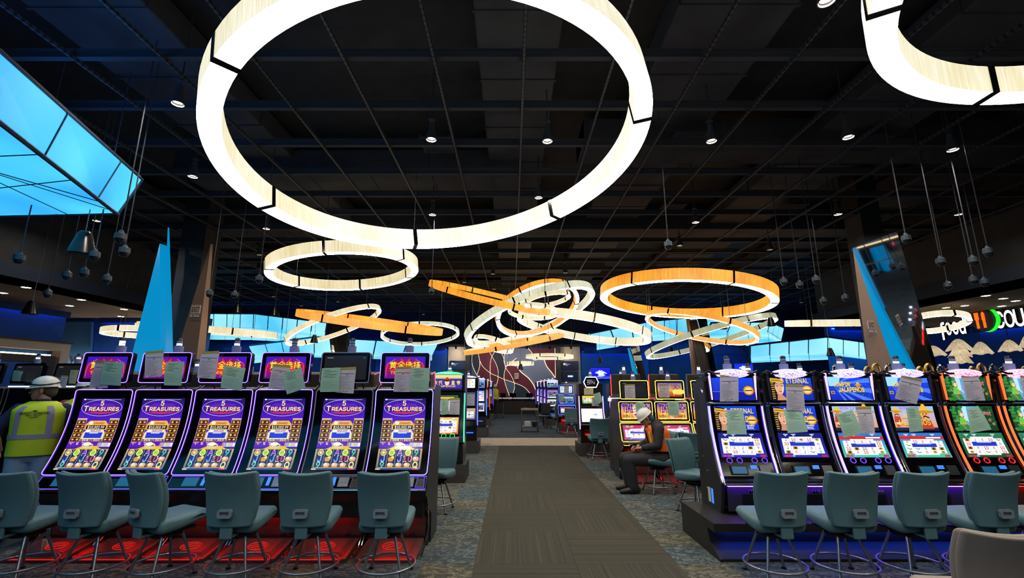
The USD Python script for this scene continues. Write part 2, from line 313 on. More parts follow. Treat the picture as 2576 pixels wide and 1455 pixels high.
# ------------------------------------------------------------------ ceiling: deck, ducts, hanging grid
ce = thing('ceiling', None, None, kind='structure')
part(ce, 'deck', box(-32, 34, -8, 33, 7.6, 7.8), 'black_paint')
reg('strut_slots', {'g': ('geometry', {}), 'm': ('mapping', {'scale': (0., 1., 0.)}), 'w': ('wave_texture', {'scale': 3.4, 'bands_direction': 'y'}), 'r': ('rgb_ramp', {'ramp': [(.0, lin('#44444c')), (.62, lin('#44444c')), (.7, lin('#1c1c20')), (1., lin('#1c1c20'))]}),
    'p': ('principled_bsdf', {'roughness': .5})}, [('g.position', 'm.vector'), ('m.vector', 'w.vector'), ('w.fac', 'r.fac'), ('r.color', 'p.base_color')])
def channel(x, y0, y1, z): return cat(box(x - .022, x + .022, y0, y1, z, z + .004), box(x - .022, x - .018, y0, y1, z, z + .045), box(x + .018, x + .022, y0, y1, z, z + .045))
for k in range(-6, 22):
    y = 5.69 + 1.213 * k; part(ce, 'cross_beam', cat(box(-24, 24, y - .045, y + .045, 6.30, 6.312), box(-24, 24, y - .006, y + .006, 6.312, 6.43), box(-24, 24, y - .045, y + .045, 6.43, 6.44)), 'steel_black')
for k in range(-14, 16): part(ce, 'slotted_strut', channel(.17 + 1.28 * k, -6, 31, 6.252), 'strut_slots')
for x0, x1, z in ((-6.9, -5.2, 7.0), (-.55, .75, 6.95), (2.4, 4.1, 7.05), (6.4, 8.2, 6.9), (-12, -10.4, 6.9), (10.6, 12.2, 7.0)): part(ce, 'air_duct', cat(prism(rpoly(x1 - x0, .5, .04, 3, (x0 + x1) / 2, z + .25), -6, 31, 'y'), *[box(x0 - .02, x1 + .02, y, y + .04, z - .02, z + .52) for y in np.arange(-5, 31, 1.5)]), 'duct_grey')
for y0, y1, x0, x1 in ((8.6, 9.7, 1.5, 12), (9.9, 11.4, -8, .2), (14, 15.4, -12, 12), (19, 20.2, -11, 4), (3.6, 4.6, -9, -1.5), (24, 25.5, -12, 14)): part(ce, 'air_duct', cat(box(x0, x1, y0, y1, 6.75, 7.2), *[box(x, x + .04, y0 - .02, y1 + .02, 6.73, 7.22) for x in np.arange(x0, x1, 1.5)]), 'duct_grey')
for px, py in ((1728, 347), (2186, 355), (1690, 520), (1100, 360), (1990, 520)):
    c = at(px, py, z=6.75); part(ce, 'air_grille', cat(*[box(c[0] - .28, c[0] + .28, c[1] - .3 + i * .05, c[1] - .27 + i * .05, 6.70, 6.745) for i in range(13)], box(c[0] - .32, c[0] - .28, c[1] - .34, c[1] + .34, 6.69, 6.75), box(c[0] + .28, c[0] + .32, c[1] - .34, c[1] + .34, 6.69, 6.75)), 'steel_black')

# ------------------------------------------------------------------ ring lights
def shade(name, c1, c2, s, sh=60.):
    reg(name, {'tc': ('texture_coordinate', {}), 'm': ('mapping', {'scale': (1., 1., .03)}), 'n': ('noise_texture', {'scale': sh, 'detail': 3.0}), 'k': ('noise_texture', {'scale': 1.1, 'detail': 1.0}), 'x': ('math', {'math_type': 'multiply_add', 'value2': .62, 'value3': .0}),
        'y': ('math', {'math_type': 'multiply_add', 'value2': .38}), 'r': ('rgb_ramp', {'ramp': [(.36, lin(c1)), (.64, lin(c2))]}), 'p': ('principled_bsdf', {'base_color': (.3, .3, .28), 'roughness': .6, 'emission_strength': s})},
        [('tc.object', 'm.vector'), ('m.vector', 'n.vector'), ('tc.object', 'k.vector'), ('n.fac', 'x.value1'), ('k.fac', 'y.value1'), ('x.value', 'y.value3'), ('y.value', 'r.fac'), ('r.color', 'p.emission_color')])
shade('shade_white', '#d4bf80', '#fff6d6', 1.0); shade('shade_orange', '#e67c04', '#ffbe36', 1.05); shade('shade_sage', '#8f9470', '#c6caa6', .85); shade('shade_pale', '#b0b694', '#eef0d6', .95); shade('shade_bright', '#e2d6a4', '#fffbe8', 1.0)
emi('ring_diffuser', '#fff6e2', 9.0); emi('ring_diffuser_far', '#fffaf0', 5.0)
RINGS = [
  ('A', 'w', [-.943, 5.857, 4.72], [-.145, .095], 2.853, .31, 6, 4.026, 'largest white ring light, hanging nearest over the aisle'),
  ('B', 'w', [5.114, 2.17, 4.8], [.034, .009], 2.358, .31, 6, 2.6, 'white ring light cut off by the top right corner of the photo'),
  ('C', 'w', [-4.54, 12.05, 4.7], [-.106, .007], 1.954, .287, 6, 4.81, 'level white ring light just behind the largest ring'),
  ('D', 'o', [6.27, 16.34, 4.7], [.1, .031], 3.014, .377, 6, 3.8, 'largest level amber ring light on the right of the aisle'),
  ('E', 'w', [-7.28, 18.69, 4.08], [-.435, -.042], 1.947, .18, 6, 5.82, 'steeply tilted cream ring light threaded through the amber ring on the left'),
  ('F', 'o', [-5.25, 16.97, 3.93], [.147, -.134], 2.639, .239, 6, 4.4, 'amber ring light seen nearly edge-on above the left machines'),
  ('G', 'g', [-4.65, 23.15, 4.2], [-.086, .154], 1.968, .17, 6, 4.88, 'slim pale ring light level behind the right end of the left amber ring'),
  ('I', 'g', [.87, 20.19, 4.6], [-.374, .159], 3.059, .302, 8, 5.29, 'large tilted sage green ring light in the middle tangle'),
  ('J', 'o', [1.19, 20.39, 5.0], [-.324, .495], 1.979, .246, 6, 2.3, 'amber ring light looping through the sage ring in the middle'),
  ('K', 'w', [3.56, 23.01, 4.4], [.188, .02], 3.368, .383, 8, 4.71, 'long white ring light sloping down to the right of the middle tangle'),
  ('L1', 'w', [1.29, 16.19, 4.7], [-.178, .09], .856, .15, 6, 4.58, 'small white ring light inside the tilted sage ring'),
  ('L1b', 'w', [.82, 17.66, 4.5], [.068, .136], .991, .14, 6, .96, 'small white ring light inside the amber loop of the tangle'),
  ('L2', 'w', [-.91, 21.95, 3.59], [.296, .209], 1.009, .172, 6, 1.67, 'small white ring light low under the left end of the sage ring'),
  ('L3', 'o', [.09, 20.21, 3.46], [-.182, -.131], 2.257, .176, 6, 1.22, 'lowest amber ring light, edge-on beneath the tangle'),
  ('H', 'o', [-.94, 18.49, 5.2], [.255, -.246], 2.546, .226, 6, 4.13, 'narrow amber ring light edge-on, pointing up to the left of the tangle'),
  ('M', 'o', [7.36, 17.82, 3.86], [.276, .018], 2.097, .187, 6, .63, 'tilted amber ring light beneath the large level amber ring'),
  ('N', 'g', [8.27, 19.1, 3.58], [-.238, .134], 2.68, .215, 8, 1.75, 'tilted sage ring light crossing the lower right amber ring'),
  ('O1', 'w', [-12.7, 15.5, 3.42], [-.04, .02], 1.03, .18, 6, 4.83, 'cream ring light partly behind the blue pointed column cladding'),
  ('O2', 'w', [-12.6, 19.0, 3.85], [.065, -.052], 2.5, .25, 6, 1.39, 'cream ring light edge-on behind the bronze column cladding'),
  ('P1', 'w', [11.9, 16.7, 3.86], [-.006, -.12], 1.59, .235, 6, 1.57, 'white ring light edge-on to the left of the mirrored column'),
  ('P2', 'w', [13.74, 14.74, 3.65], [.096, .215], .912, .168, 6, 4.58, 'white ring light between the mirrored column and the food sign'),
  ('Q1', 'w', [2.19, 26.78, 3.3], [.012, .018], 1.394, .162, 6, 4.24, 'wider small ring light in front of the burgundy far wall'),
  ('Q2', 'w', [.48, 26.43, 2.88], [-.003, .026], .774, .171, 6, 1.52, 'narrower small ring light in front of the burgundy far wall')]
# the last four hang in the right hand food hall and before the far wall
def ring_light(key, col, c, n, R, hb, ns, ph, label):
    n = np.array([n[0], n[1], 1.]); n /= np.linalg.norm(n); u = np.cross([0, 1, 0], n); u /= np.linalg.norm(u); v = np.cross(n, u)
    M = np.eye(4); M[:3, 0], M[:3, 1], M[:3, 2], M[:3, 3] = u, v, n, c
    t = thing('ring_light', label, 'ring light', mat=M)
    wb = .74 * hb; sm = {'w': 'shade_white', 'o': 'shade_orange', 'g': 'shade_sage'}[col]; near = key in 'AB'
    if near: sm = 'shade_bright'
    if key in ('K', 'P1', 'P2'): sm = 'shade_bright'
    if key in 'IG': sm = 'shade_pale'
    gap = (.075 if near else .06) / R; K = 20 if near else 10; step = 2 * PI / ns
    for s in range(ns):
        A = np.linspace(ph + s * step + gap / 2, ph + (s + 1) * step - gap / 2, K)
        ring = lambda r, z: np.c_[r * np.cos(A), r * np.sin(A), np.full(K, z)]
        o, oo, i, ii = ring(R, 0), ring(R, hb), ring(R - wb, 0), ring(R - wb, hb); m = np.arange(K - 1)
        strip = lambda a, b: (np.vstack([a, b]), np.c_[m, m + 1, m + 1 + K, m + K])
        seg = part(t, 'shade_segment', cat(strip(o, oo), strip(ii, i), strip(oo, ii)), sm)
        dl = ring(R - .001, .001), ring(R - wb + .001, .001)
        part(seg, 'diffuser', cat(strip(dl[1], dl[0])), 'ring_diffuser' if near else 'ring_diffuser_far')
        a = ph + s * step; g2 = gap / 2; B = []
        for aa in (a - g2, a + g2): B += [((R + .006) * math.cos(aa), (R + .006) * math.sin(aa)), ((R - wb - .006) * math.cos(aa), (R - wb - .006) * math.sin(aa))]
        part(t, 'joint_band', prism([B[0], B[2], B[3], B[1]], -.004, hb + .004), 'black_gloss')
    Mi = np.linalg.inv(M)
    for s in range(0, ns, 2):
        a = ph + s * step; p = np.array([(R - wb / 2) * math.cos(a), (R - wb / 2) * math.sin(a), hb]); w = (M @ [*p, 1])[:3]
        if w[2] < 6.2: q = (Mi @ [w[0], w[1], (4.22 if w[0] > 13 else 6.26), 1])[:3]; part(t, 'suspension_cable', tube([p, q], .005 if near else .007, 5), 'gunmetal')
for r in RINGS: ring_light(*r)

# ------------------------------------------------------------------ luminous ceiling clouds: facets of lit panels with dark seams
def facet(parent, pts, mat, name='light_panel', d=(0, 0, .03), gap=.02):
    P = np.asarray(pts, float); c = P.mean(0); D = np.linalg.norm(P - c, axis=1)[:, None]; Q = c + (P - c) * (1 - gap / D); part(parent, name, quadprism(Q, d), mat)
def cloud(label, mat, front, under_y, zr=.0, n=5, group=None, frame='seam_blue'):
    """front: top and bottom outline of the fascia, left to right; the underside runs back to under_y."""
    t = thing('ceiling_cloud', label, 'luminous ceiling', group=group)
    topP, botP = [np.array(p, float) for p in front[0]], [np.array(p, float) for p in front[1]]
    back = [np.array([p[0] * under_y / p[1], under_y, p[2] + zr]) for p in botP]
    mid = [p * .55 + q * .45 for p, q in zip(botP, back)]
    bend = lambda L, s: (lambda k, f: L[k] * (1 - f) + L[k + 1] * f)(min(int(s * (len(L) - 1)), len(L) - 2), s * (len(L) - 1) - min(int(s * (len(L) - 1)), len(L) - 2))
    m = n * (len(topP) - 1)
    for k in range(m):
        a, b = k / m, (k + 1) / m
        facet(t, [bend(topP, a), bend(topP, b), bend(botP, b), bend(botP, a)], mat, d=(0, .03, .03), gap=.045)
        [facet(t, [bend(p_, a), bend(p_, b), bend(q_, b), bend(q_, a)], mat, gap=.045) for p_, q_ in ((botP, mid), (mid, back))]
    for L, L2 in ((topP, botP), (botP, back)):
        for k in range(len(L) - 1): part(t, 'seam_frame', quadprism([p + [0, .05, .05] for p in (L[k], L[k + 1], L2[k + 1], L2[k])], (0, .05, .05)), frame)
    part(t, 'added_spill_strip', quadprism([p + [0, .25, .06] for p in (topP[0], topP[-1])] + [p + [0, .45, .06] for p in (topP[-1], topP[0])], (0, 0, .02)), 'added_spill_cyan')  # glowing strip added on the cloud top to tint the ceiling blue
    return t
# near cloud, upper left: fold line, top edge and back edge measured on the photograph, running on past the frame
NC = thing('ceiling_cloud', 'big cyan luminous ceiling panel at upper left, nearest the camera', 'luminous ceiling')
tp = lambda y: np.array([-4.18 - .302 * y, y, 5.2]); fo = lambda y: np.array([-3.84 - .375 * y, y, 4.5]); bk = lambda y: np.array([-7.4 - .17 * y, y, 4.5])
YS = [(-6.0, -6.0), (-4., -4.), (-2.0, -2.0), (.1, .0), (2.1, 1.8), (4.02, 3.75), (5.31, 5.14), (6.6, 6.42), (7.28, 7.07)]
for (a, b), (c, d) in zip(YS, YS[1:]): facet(NC, [tp(a), tp(c), fo(d), fo(b)], 'cyan_near', d=(-.03, 0, .03), gap=.02)
UB = [(-6., -6.), (-2.2, -2.2), (1.8, 1.8), (5.1, 5.3), (5.8, 6.3), (7.07, 7.2)]
for (a, b), (c, d) in zip(UB, UB[1:]):
    ma, mc = (fo(a) + bk(b)) / 2, (fo(c) + bk(d)) / 2; facet(NC, [fo(a), fo(c), mc, ma], 'cyan_near', gap=.015); facet(NC, [ma, mc, bk(d), bk(b)], 'cyan_near', gap=.015)
part(NC, 'added_spill_strip', quadprism([tp(-5.) + [-.25, 0, .18], tp(6.8) + [-.25, 0, .18], tp(6.8) + [-.5, 0, .18], tp(-5.) + [-.5, 0, .18]], (0, 0, .03)), 'added_spill_cyan')  # added upward glow for the ceiling, no lamp known here
part(NC, 'fold_rail', cat(tube([fo(-6.) - [0, 0, .02], fo(7.09) - [0, 0, .02]], .028, 6), tube([tp(-6.), tp(7.3)], .02, 6), tube([fo(7.09), tp(7.3)], .02, 6), tube([fo(7.09), bk(7.2)], .02, 6)), 'seam_blue')
for a_, b_ in YS[1:-1]: part(NC, 'panel_seam', tube([tp(a_) + [.012, 0, -.012], fo(b_) + [.012, 0, -.012]], .011, 5), 'seam_blue')
for a_, b_ in UB[1:-1]: part(NC, 'panel_seam', tube([fo(a_) - [0, 0, .012], (fo(a_) + bk(b_)) / 2 - [0, 0, .012], bk(b_) - [0, 0, .012]], .007, 5), 'seam_blue')
part(NC, 'panel_seam', tube([(fo(-6.) + bk(-6.)) / 2 - [0, 0, .012], (fo(5.1) + bk(5.3)) / 2 - [0, 0, .012], fo(6.6) - [0, 0, .012]], .007, 5), 'seam_blue'); part(NC, 'panel_seam', tube([(fo(5.1) + bk(5.3)) / 2 - [0, 0, .012], fo(6.95) - [0, 0, .012]], .006, 5), 'seam_blue'); part(NC, 'panel_seam', tube([(fo(5.1) + bk(5.3)) / 2 - [0, 0, .012], bk(7.15) * .4 + fo(7.05) * .6 - [0, 0, .012]], .006, 5), 'seam_blue')
part(NC, 'tray', quadprism([tp(-6.) + [-.02, 0, .02], tp(7.28) + [-.02, 0, .02], [bk(7.2)[0], 7.2, 5.22], [bk(-6.)[0], -6., 5.22]], (0, 0, .04)), 'black_paint'); part(NC, 'back_board', quadprism([bk(-6.), bk(7.2), [bk(7.2)[0], 7.2, 5.22], [bk(-6.)[0], -6., 5.22]], (-.04, 0, 0)), 'black_paint')
def A(y, *pts): return [at(px, py, y=y) for px, py in pts]
cloud('pale cyan luminous ceiling between the two clad columns on the left', 'cyan_far', (A(25, (470, 790), (638, 791), (822, 814)), A(25, (470, 825), (636, 827), (818, 838))), 31.5)
cloud('pale cyan luminous ceiling behind the tallest left machine tops', 'cyan_far', (A(26.5, (625, 872), (790, 850), (1102, 867)), A(26.5, (640, 905), (790, 888), (1088, 897))), 31, n=4)
cloud('pale cyan luminous ceiling under the level amber ring', 'cyan_far', (A(27.5, (1484, 842), (1640, 810), (1735, 801), (1860, 802)), A(27.5, (1500, 868), (1640, 842), (1735, 836), (1852, 838))), 31.8, n=3)
cloud('pale cyan luminous ceiling with the slanted right end behind the sage ring', 'cyan_far', (A(24, (1790, 815), (1938, 812), (1973, 826)), A(24, (1780, 838), (1932, 836), (1966, 857))), 30.5, n=3)
cloud('pale cyan luminous ceiling left of the mirrored column', 'cyan_far', (A(22, (1888, 872), (2083, 850), (2240, 872)), A(22, (1888, 898), (2083, 888), (2240, 908))), 28, n=4)

# ------------------------------------------------------------------ clad columns
def hull(pts):
    h = trimesh.convex.convex_hull(np.asarray(pts, float)); return np.array(h.vertices), np.array(h.faces)
def drop(top_, bot):  # continue the edge from top_ through bot down to the floor
    t = top_[2] / (top_[2] - bot[2]); return top_ + (bot - top_) * t
LC = thing('clad_column', 'dark column on the left with a cyan and a bronze pointed cladding blade', 'column')
part(LC, 'shaft', box(-9.6, -8.9, 12.6, 13.3, 0, 7.6), 'black_paint')
a1, b1, c1, d1 = at(402, 613, y=12), at(335, 880, y=12), at(403, 880, y=11.8), at(413, 880, y=12.2)
sp = at(422, 572, y=12.25)
part(LC, 'cyan_blade', hull([a1, drop(a1, b1), drop(a1, c1), drop(a1, d1), a1 + [.05, .3, 0], drop(a1, c1) + [0, .5, 0]]), 'cyan_wash_glow')  # blade glows in place of the cyan light washing over it
part(LC, 'thin_blade', hull([sp, drop(sp, d1 + [.05, .1, 0]), drop(sp, d1) + [.03, .5, 0], sp + [0, .06, 0], drop(sp, at(409, 880, y=12.2))]), 'cyan_wash_glow')
a2, b2, c2 = at(530, 613, y=12), at(446, 880, y=12), at(497, 880, y=12)
part(LC, 'bronze_blade', hull([a2, drop(a2, b2), drop(a2, c2), a2 + [0, .1, 0], drop(a2, b2) + [.1, .5, 0], drop(a2, c2) + [0, .5, 0]]), 'bronze_panel')
RC = thing('clad_column', 'tall right column faceted with mirror, cyan and bronze panels', 'column')
part(RC, 'shaft', box(9.4, 9.95, 11.6, 12.2, 0, 7.6), 'black_paint')
t0, t1 = at(2145, 624, y=10.0), at(2256, 582, y=9.15); e0, e1, e2, e3 = at(2185, 930, y=10.0), at(2250, 930, y=9.75), at(2309, 912, y=9.9), at(2356, 918, y=9.35)
f0, f1, f2, f3 = drop(t0, e0), drop(t0, e1), drop(t0 + [.02, 0, 0], e2), drop(t1, e3)
part(RC, 'bronze_facet', quadprism([t0, f0, f1], (.02, .03, 0)), 'bronze_panel'); part(RC, 'cyan_facet', quadprism([t0, f1, f2], (.02, .03, 0)), 'cyan_wash_glow')  # cyan facet carries its wash light as emission
tm = at(2199, 710, y=9.97)
part(RC, 'mirror_facet', quadprism([t0, f2, f3, t1], (.0, .05, 0)), 'mirror_panel')
part(RC, 'back_panel', quadprism([t1 + [0, .06, 0], f3 + [0, .06, 0], np.array([9.9, 11.5, 0]), np.array([9.5, 11.2, 5.0])], (.03, .0, 0)), 'dark_panel')
pbr('sign_red', '#a02418', .5)
def exit_sign(label, c, w, rz, arrow):
    t = thing('exit_sign', label, 'exit sign', c, rz)
    part(t, 'plate', rbox((0, .01, 0), (w, .02, w * .95), .005), 'white_plastic')
    ar = Art(w, w); ar.rect(.03 * w, .05 * w, .97 * w, .95 * w, '#b9a89a', 0); ar.text('EXIT', w / 2, w * .5, w * .5, '#5a1a12', 1, width=w * .8); art_part(t, 'lettering', ar, lambda x, y, d: (x - w / 2, -d, y - w / 2), 'ink_print')
    ar = Art(w, w * .25); ar.rect(0, 0, w, w * .25, '#d8dae0', 0); s = 1 if arrow > 0 else -1
    ar.poly([(w * (.5 + s * x), y * w) for x, y in ((-.4, .1), (.15, .1), (.15, .04), (.42, .125), (.15, .21), (.15, .15), (-.4, .15))], '#1a2c70', 1)
    art_part(t, 'arrow_plate', ar, lambda x, y, d: (x - w / 2, -d, y - w * .82), 'ink_print')
def far_column(label, y, shaft, blades):
    t = thing('clad_column', label, 'column'); a, b = at(shaft[0], 930, y=y + .4), at(shaft[1], 930, y=y + .4); part(t, 'shaft', box(a[0], b[0], y + .4, y + .9, 0, at(shaft[0], shaft[2], y=y + .4)[2]), 'black_paint')
    for nm, m, (t0_, t1_), (b0, b1) in blades:
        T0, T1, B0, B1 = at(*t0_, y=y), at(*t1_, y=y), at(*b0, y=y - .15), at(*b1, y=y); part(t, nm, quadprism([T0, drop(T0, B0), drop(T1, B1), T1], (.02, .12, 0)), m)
far_column('slim distant column with cyan and mirrored cladding before the right cyan ceiling', 21., (1596, 1612, 890), [('cyan_blade', 'cyan_wash_glow', ((1579, 876), (1583, 876)), ((1598, 965), (1612, 965))), ('mirror_blade', 'mirror_panel', ((1584, 870), (1608, 872)), ((1613, 965), (1628, 965)))])
far_column('distant dark column with mirrored cladding inside the lower amber ring', 20., (1762, 1790, 806), [('bronze_blade', 'bronze_panel', ((1727, 800), (1733, 800)), ((1742, 940), (1758, 940))), ('dark_blade', 'dark_panel', ((1734, 806), (1752, 804)), ((1759, 940), (1790, 940))), ('mirror_blade', 'mirror_panel', ((1753, 798), (1776, 798)), ((1791, 940), (1803, 940)))])
far_column('distant dark column with a mirrored edge behind the tilted cream ring', 22.5, (838, 866, 815), [('mirror_blade', 'mirror_panel', ((824, 812), (834, 812)), ((838, 930), (846, 930))), ('dark_blade', 'dark_panel', ((835, 812), (862, 812)), ((847, 930), (880, 930)))])
exit_sign('exit sign with arrow on the bronze blade of the left column', at(492, 779, y=11.85), .24, 0, -1)
exit_sign('exit sign with arrow on the bronze facet of the mirrored column', at(2193, 818, y=9.72), .19, 14, 1)
# ------------------------------------------------------------------ casino chairs
import manifold3d as m3
pbr('vinyl_teal', '#51747c', .5, bump=.25); pbr('chair_steel', '#8f979e', .28, .85); pbr('handle_grey', '#7d8890', .4)
pbr('vinyl_taupe', '#8b8078', .55, bump=.25)
def soft(c, s, r, L, fn, n=4):
    b = m3.Manifold.sphere(r, 4 * n); h = [x / 2 - r for x in s]
    m = m3.Manifold.batch_hull([b.translate([c[0] + i * h[0], c[1] + j * h[1], c[2] + k * h[2]]) for i in (-1, 1) for j in (-1, 1) for k in (-1, 1)]).refine_to_length(L).to_mesh()
    v = np.array(m.vert_properties[:, :3], float); return fn(v), np.array(m.tri_verts)
def backform(v):
    t = (v[:, 2] - .487) / .46; w = .92 + .16 * np.sin(np.clip(t, 0, 1) * 2.2) - .10 * np.clip(.35 - t, 0, 1); x = v[:, 0] * w; v = v.copy()
    v[:, 2] += .022 * (x / .22) ** 2 * np.clip(t - .3, 0, 1); v[:, 1] += .055 * (x / .22) ** 2 - .10 * t + .03 * np.sin(np.clip(t, 0, 1) * 3.1); v[:, 0] = x; return v
def seatform(v):
    v = v.copy(); t = np.clip((v[:, 1] + .22) / .5, 0, 1); low = v[:, 2] < .488
    v[:, 2] += np.where(low, .055 * t ** 2, .018 * t - .012 * np.exp(-((v[:, 0] / .12) ** 2)) * (1 - t)); v[:, 0] *= 1 - .10 * t ** 3; return v
CH_BACK = soft((0, -.215, .717), (.44, .035, .46), .016, .045, backform); CH_CUSH = soft((0, -.17, .722), (.43, .06, .455), .028, .045, backform)
CH_SEAT = soft((0, .075, .478), (.46, .46, .125), .05, .05, seatform)
def chair_parts(t, fab='vinyl_teal'):
    b = part(t, 'backrest', CH_BACK, fab, 50); part(b, 'back_cushion', CH_CUSH, fab, 50)
    fr = sg.Polygon(rpoly(.125, .072, .018, 4)).difference(sg.Polygon(rpoly(.082, .032, .006, 3)))
    part(t, 'handle', cat(mv(prism(fr, -.012, .012, 'y', 0), (0, -.262, .612)), mv(prism(rpoly(.082, .032, .006, 3), -.002, .004, 'y'), (0, -.252, .612))), 'handle_grey', 40)
    part(t, 'strap', cat(rbox((0, -.205, .455), (.11, .03, .13), .012), rbox((0, -.13, .405), (.11, .17, .02), .008)), fab, 40)
    part(t, 'seat', CH_SEAT, fab, 50)
    part(t, 'swivel_plate', cat(cbox((0, .06, .41), (.30, .30, .02)), lathe([(.0, .41), (.06, .41), (.06, .39), (.13, .385), (.13, .36), (0, .36)], 20, (0, .04, 0))), 'dark_metal', 30)
    for a in (45, 135, 225, 315):
        c, s = math.cos(math.radians(a)), math.sin(math.radians(a)); part(t, 'leg', tube([(.10 * c, .04 + .10 * s, .39), (.13 * c, .04 + .13 * s, .36), (.27 * c, .04 + .27 * s, .012)], .0125, 10), 'chair_steel', 40)
        part(t, 'glide', lathe([(0, .012), (.022, .012), (.024, .002), (0, 0)], 12, (.27 * c, .04 + .27 * s, .003)), 'black_plastic')
    part(t, 'foot_ring', tube([(x, y + .04, .115) for x, y, _ in circle(.262, 44)], .0105, 8, closed=True), 'chair_steel', 60)
    return t
CH = []
def chair(x, y, rz, label, group=None, fab=None):
    if fab: return chair_parts(thing('swivel_chair', label, 'chair', (x, y, .004), rz, group), fab)
    if not CH: CH.append(chair_parts(thing('swivel_chair', label, 'chair', (x, y, .004), rz, group))); return CH[0]
    return dup(CH[0], (x, y, .004), rz, label, 'chair', group or 'none', 'swivel_chair')
GL, GR = 'grey green swivel chairs at the left row', 'grey green swivel chairs at the right row'
for x, rz, l in ((-1.158, 0, 'grey green vinyl swivel chair nearest the aisle in the left row'), (-1.872, 2, 'second grey green swivel chair left of the aisle in the left row'), (-2.528, 0, 'third grey green swivel chair left of the aisle in the left row'),
                 (-3.239, -24, 'grey green swivel chair turned to the right in the left row'), (-3.858, -4, 'grey green swivel chair in front of the leftmost purple machine'), (-4.53, -4, 'grey green swivel chair cut by the left edge of the photo')):
    chair(x, 4.59, rz, l, GL)
for x, rz, l in ((2.425, 2, 'grey green swivel chair nearest the aisle in the right row'), (3.065, 1, 'second grey green swivel chair right of the aisle in the right row'), (3.69, 3, 'third grey green swivel chair right of the aisle in the right row'),
                 (4.33, 4, 'fourth grey green swivel chair in the right row, behind the taupe one'), (4.97, 10, 'grey green swivel chair at the right edge, only its seat in the photo')):
    chair(x, 4.59, rz, l, GR)
chair(2.66, 2.88, -6, 'taupe swivel chair back cut by the bottom right corner, nearest the camera', fab='vinyl_taupe')
GF = 'swivel chairs further back'
for x, y, rz, l in ((2.47, 8.06, 100, 'swivel chair the seated man in the white helmet sits on'), (3.02, 8.15, 0, 'swivel chair behind the seated man, at the right yellow framed machine'), (2.56, 6.85, -150, 'swivel chair turned towards the back of the right row'),
                    (-1.06, 6.95, 172, 'swivel chair half hidden behind the end of the left row'), (2.07, 11.45, 4, 'swivel chair before the machine with the white screen'), (2.75, 11.7, -60, 'swivel chair half hidden left of the yellow framed machines'),
                    (2.05, 16.45, 0, 'distant swivel chair before the blue framed machines'), (1.86, 19.0, 20, 'distant swivel chair left of the blue framed machines')):
    chair(x, y, rz, l, GF)

# ------------------------------------------------------------------ screen pictures
def hanzi(art, ch, cx, cy, s, col, lv=3, w=.09):
    S = {'huang': [[(.1, .86), (.9, .86)], [(.33, .98), (.33, .74)], [(.67, .98), (.67, .74)], [(.02, .72), (.98, .72)], [(.2, .6), (.8, .6), (.8, .22), (.2, .22), (.2, .6)], [(.2, .41), (.8, .41)], [(.5, .72), (.5, .22)], [(.36, .2), (.1, .02)], [(.64, .2), (.9, .02)]],
         'jin': [[(.5, 1), (.02, .62)], [(.5, 1), (.98, .62)], [(.3, .6), (.7, .6)], [(.18, .38), (.82, .38)], [(.5, .6), (.5, .04)], [(.3, .3), (.36, .12)], [(.7, .3), (.64, .12)], [(.05, .03), (.95, .03)]],
         'xuan': [[(.1, .92), (.2, .8)], [(.02, .62), (.2, .62), (.12, .2), (.02, .1)], [(.14, .2), (.4, .06), (.98, .06)], [(.5, .95), (.42, .78)], [(.45, .82), (.9, .82)], [(.66, .98), (.66, .6)], [(.34, .6), (.98, .6)], [(.55, .6), (.5, .34), (.36, .2)], [(.76, .6), (.76, .26), (.96, .26), (.96, .36)]],
         'ze': [[(.02, .76), (.34, .76)], [(.19, 1), (.19, .06), (.08, .14)], [(.02, .4), (.34, .52)], [(.45, .92), (.86, .92), (.44, .5)], [(.52, .8), (.96, .5)], [(.5, .42), (.9, .42)], [(.4, .24), (.98, .24)], [(.7, .56), (.7, .0)]],
         'mo': [[(.05, .78), (.95, .78)], [(.2, .54), (.8, .54)], [(.5, 1), (.5, 0)], [(.48, .52), (.06, .1)], [(.52, .52), (.94, .1)]],
         'dai': [[(.3, .98), (.05, .6)], [(.2, .75), (.2, 0)], [(.36, .58), (.95, .7)], [(.55, .98), (.66, .3), (.95, .04), (.98, .2)], [(.78, .95), (.88, .82)]],
         'huang2': [[(.52, 1), (.44, .9)], [(.22, .88), (.78, .88), (.78, .5), (.22, .5), (.22, .88)], [(.22, .69), (.78, .69)], [(.15, .38), (.85, .38)], [(.22, .2), (.78, .2)], [(.5, .38), (.5, .02)], [(.05, .02), (.95, .02)]],
         'di': [[(.5, 1), (.5, .88)], [(.1, .86), (.9, .86)], [(.32, .8), (.38, .68)], [(.68, .8), (.62, .68)], [(.08, .5), (.08, .62), (.92, .62), (.92, .5)], [(.25, .1), (.25, .44), (.75, .44), (.75, .14), (.66, .12)], [(.5, .6), (.5, -.04)]]}[ch]
    for st in S: art.line([(cx + (x - .5) * s, cy + (y - .5) * s) for x, y in st], w * s, col, lv)
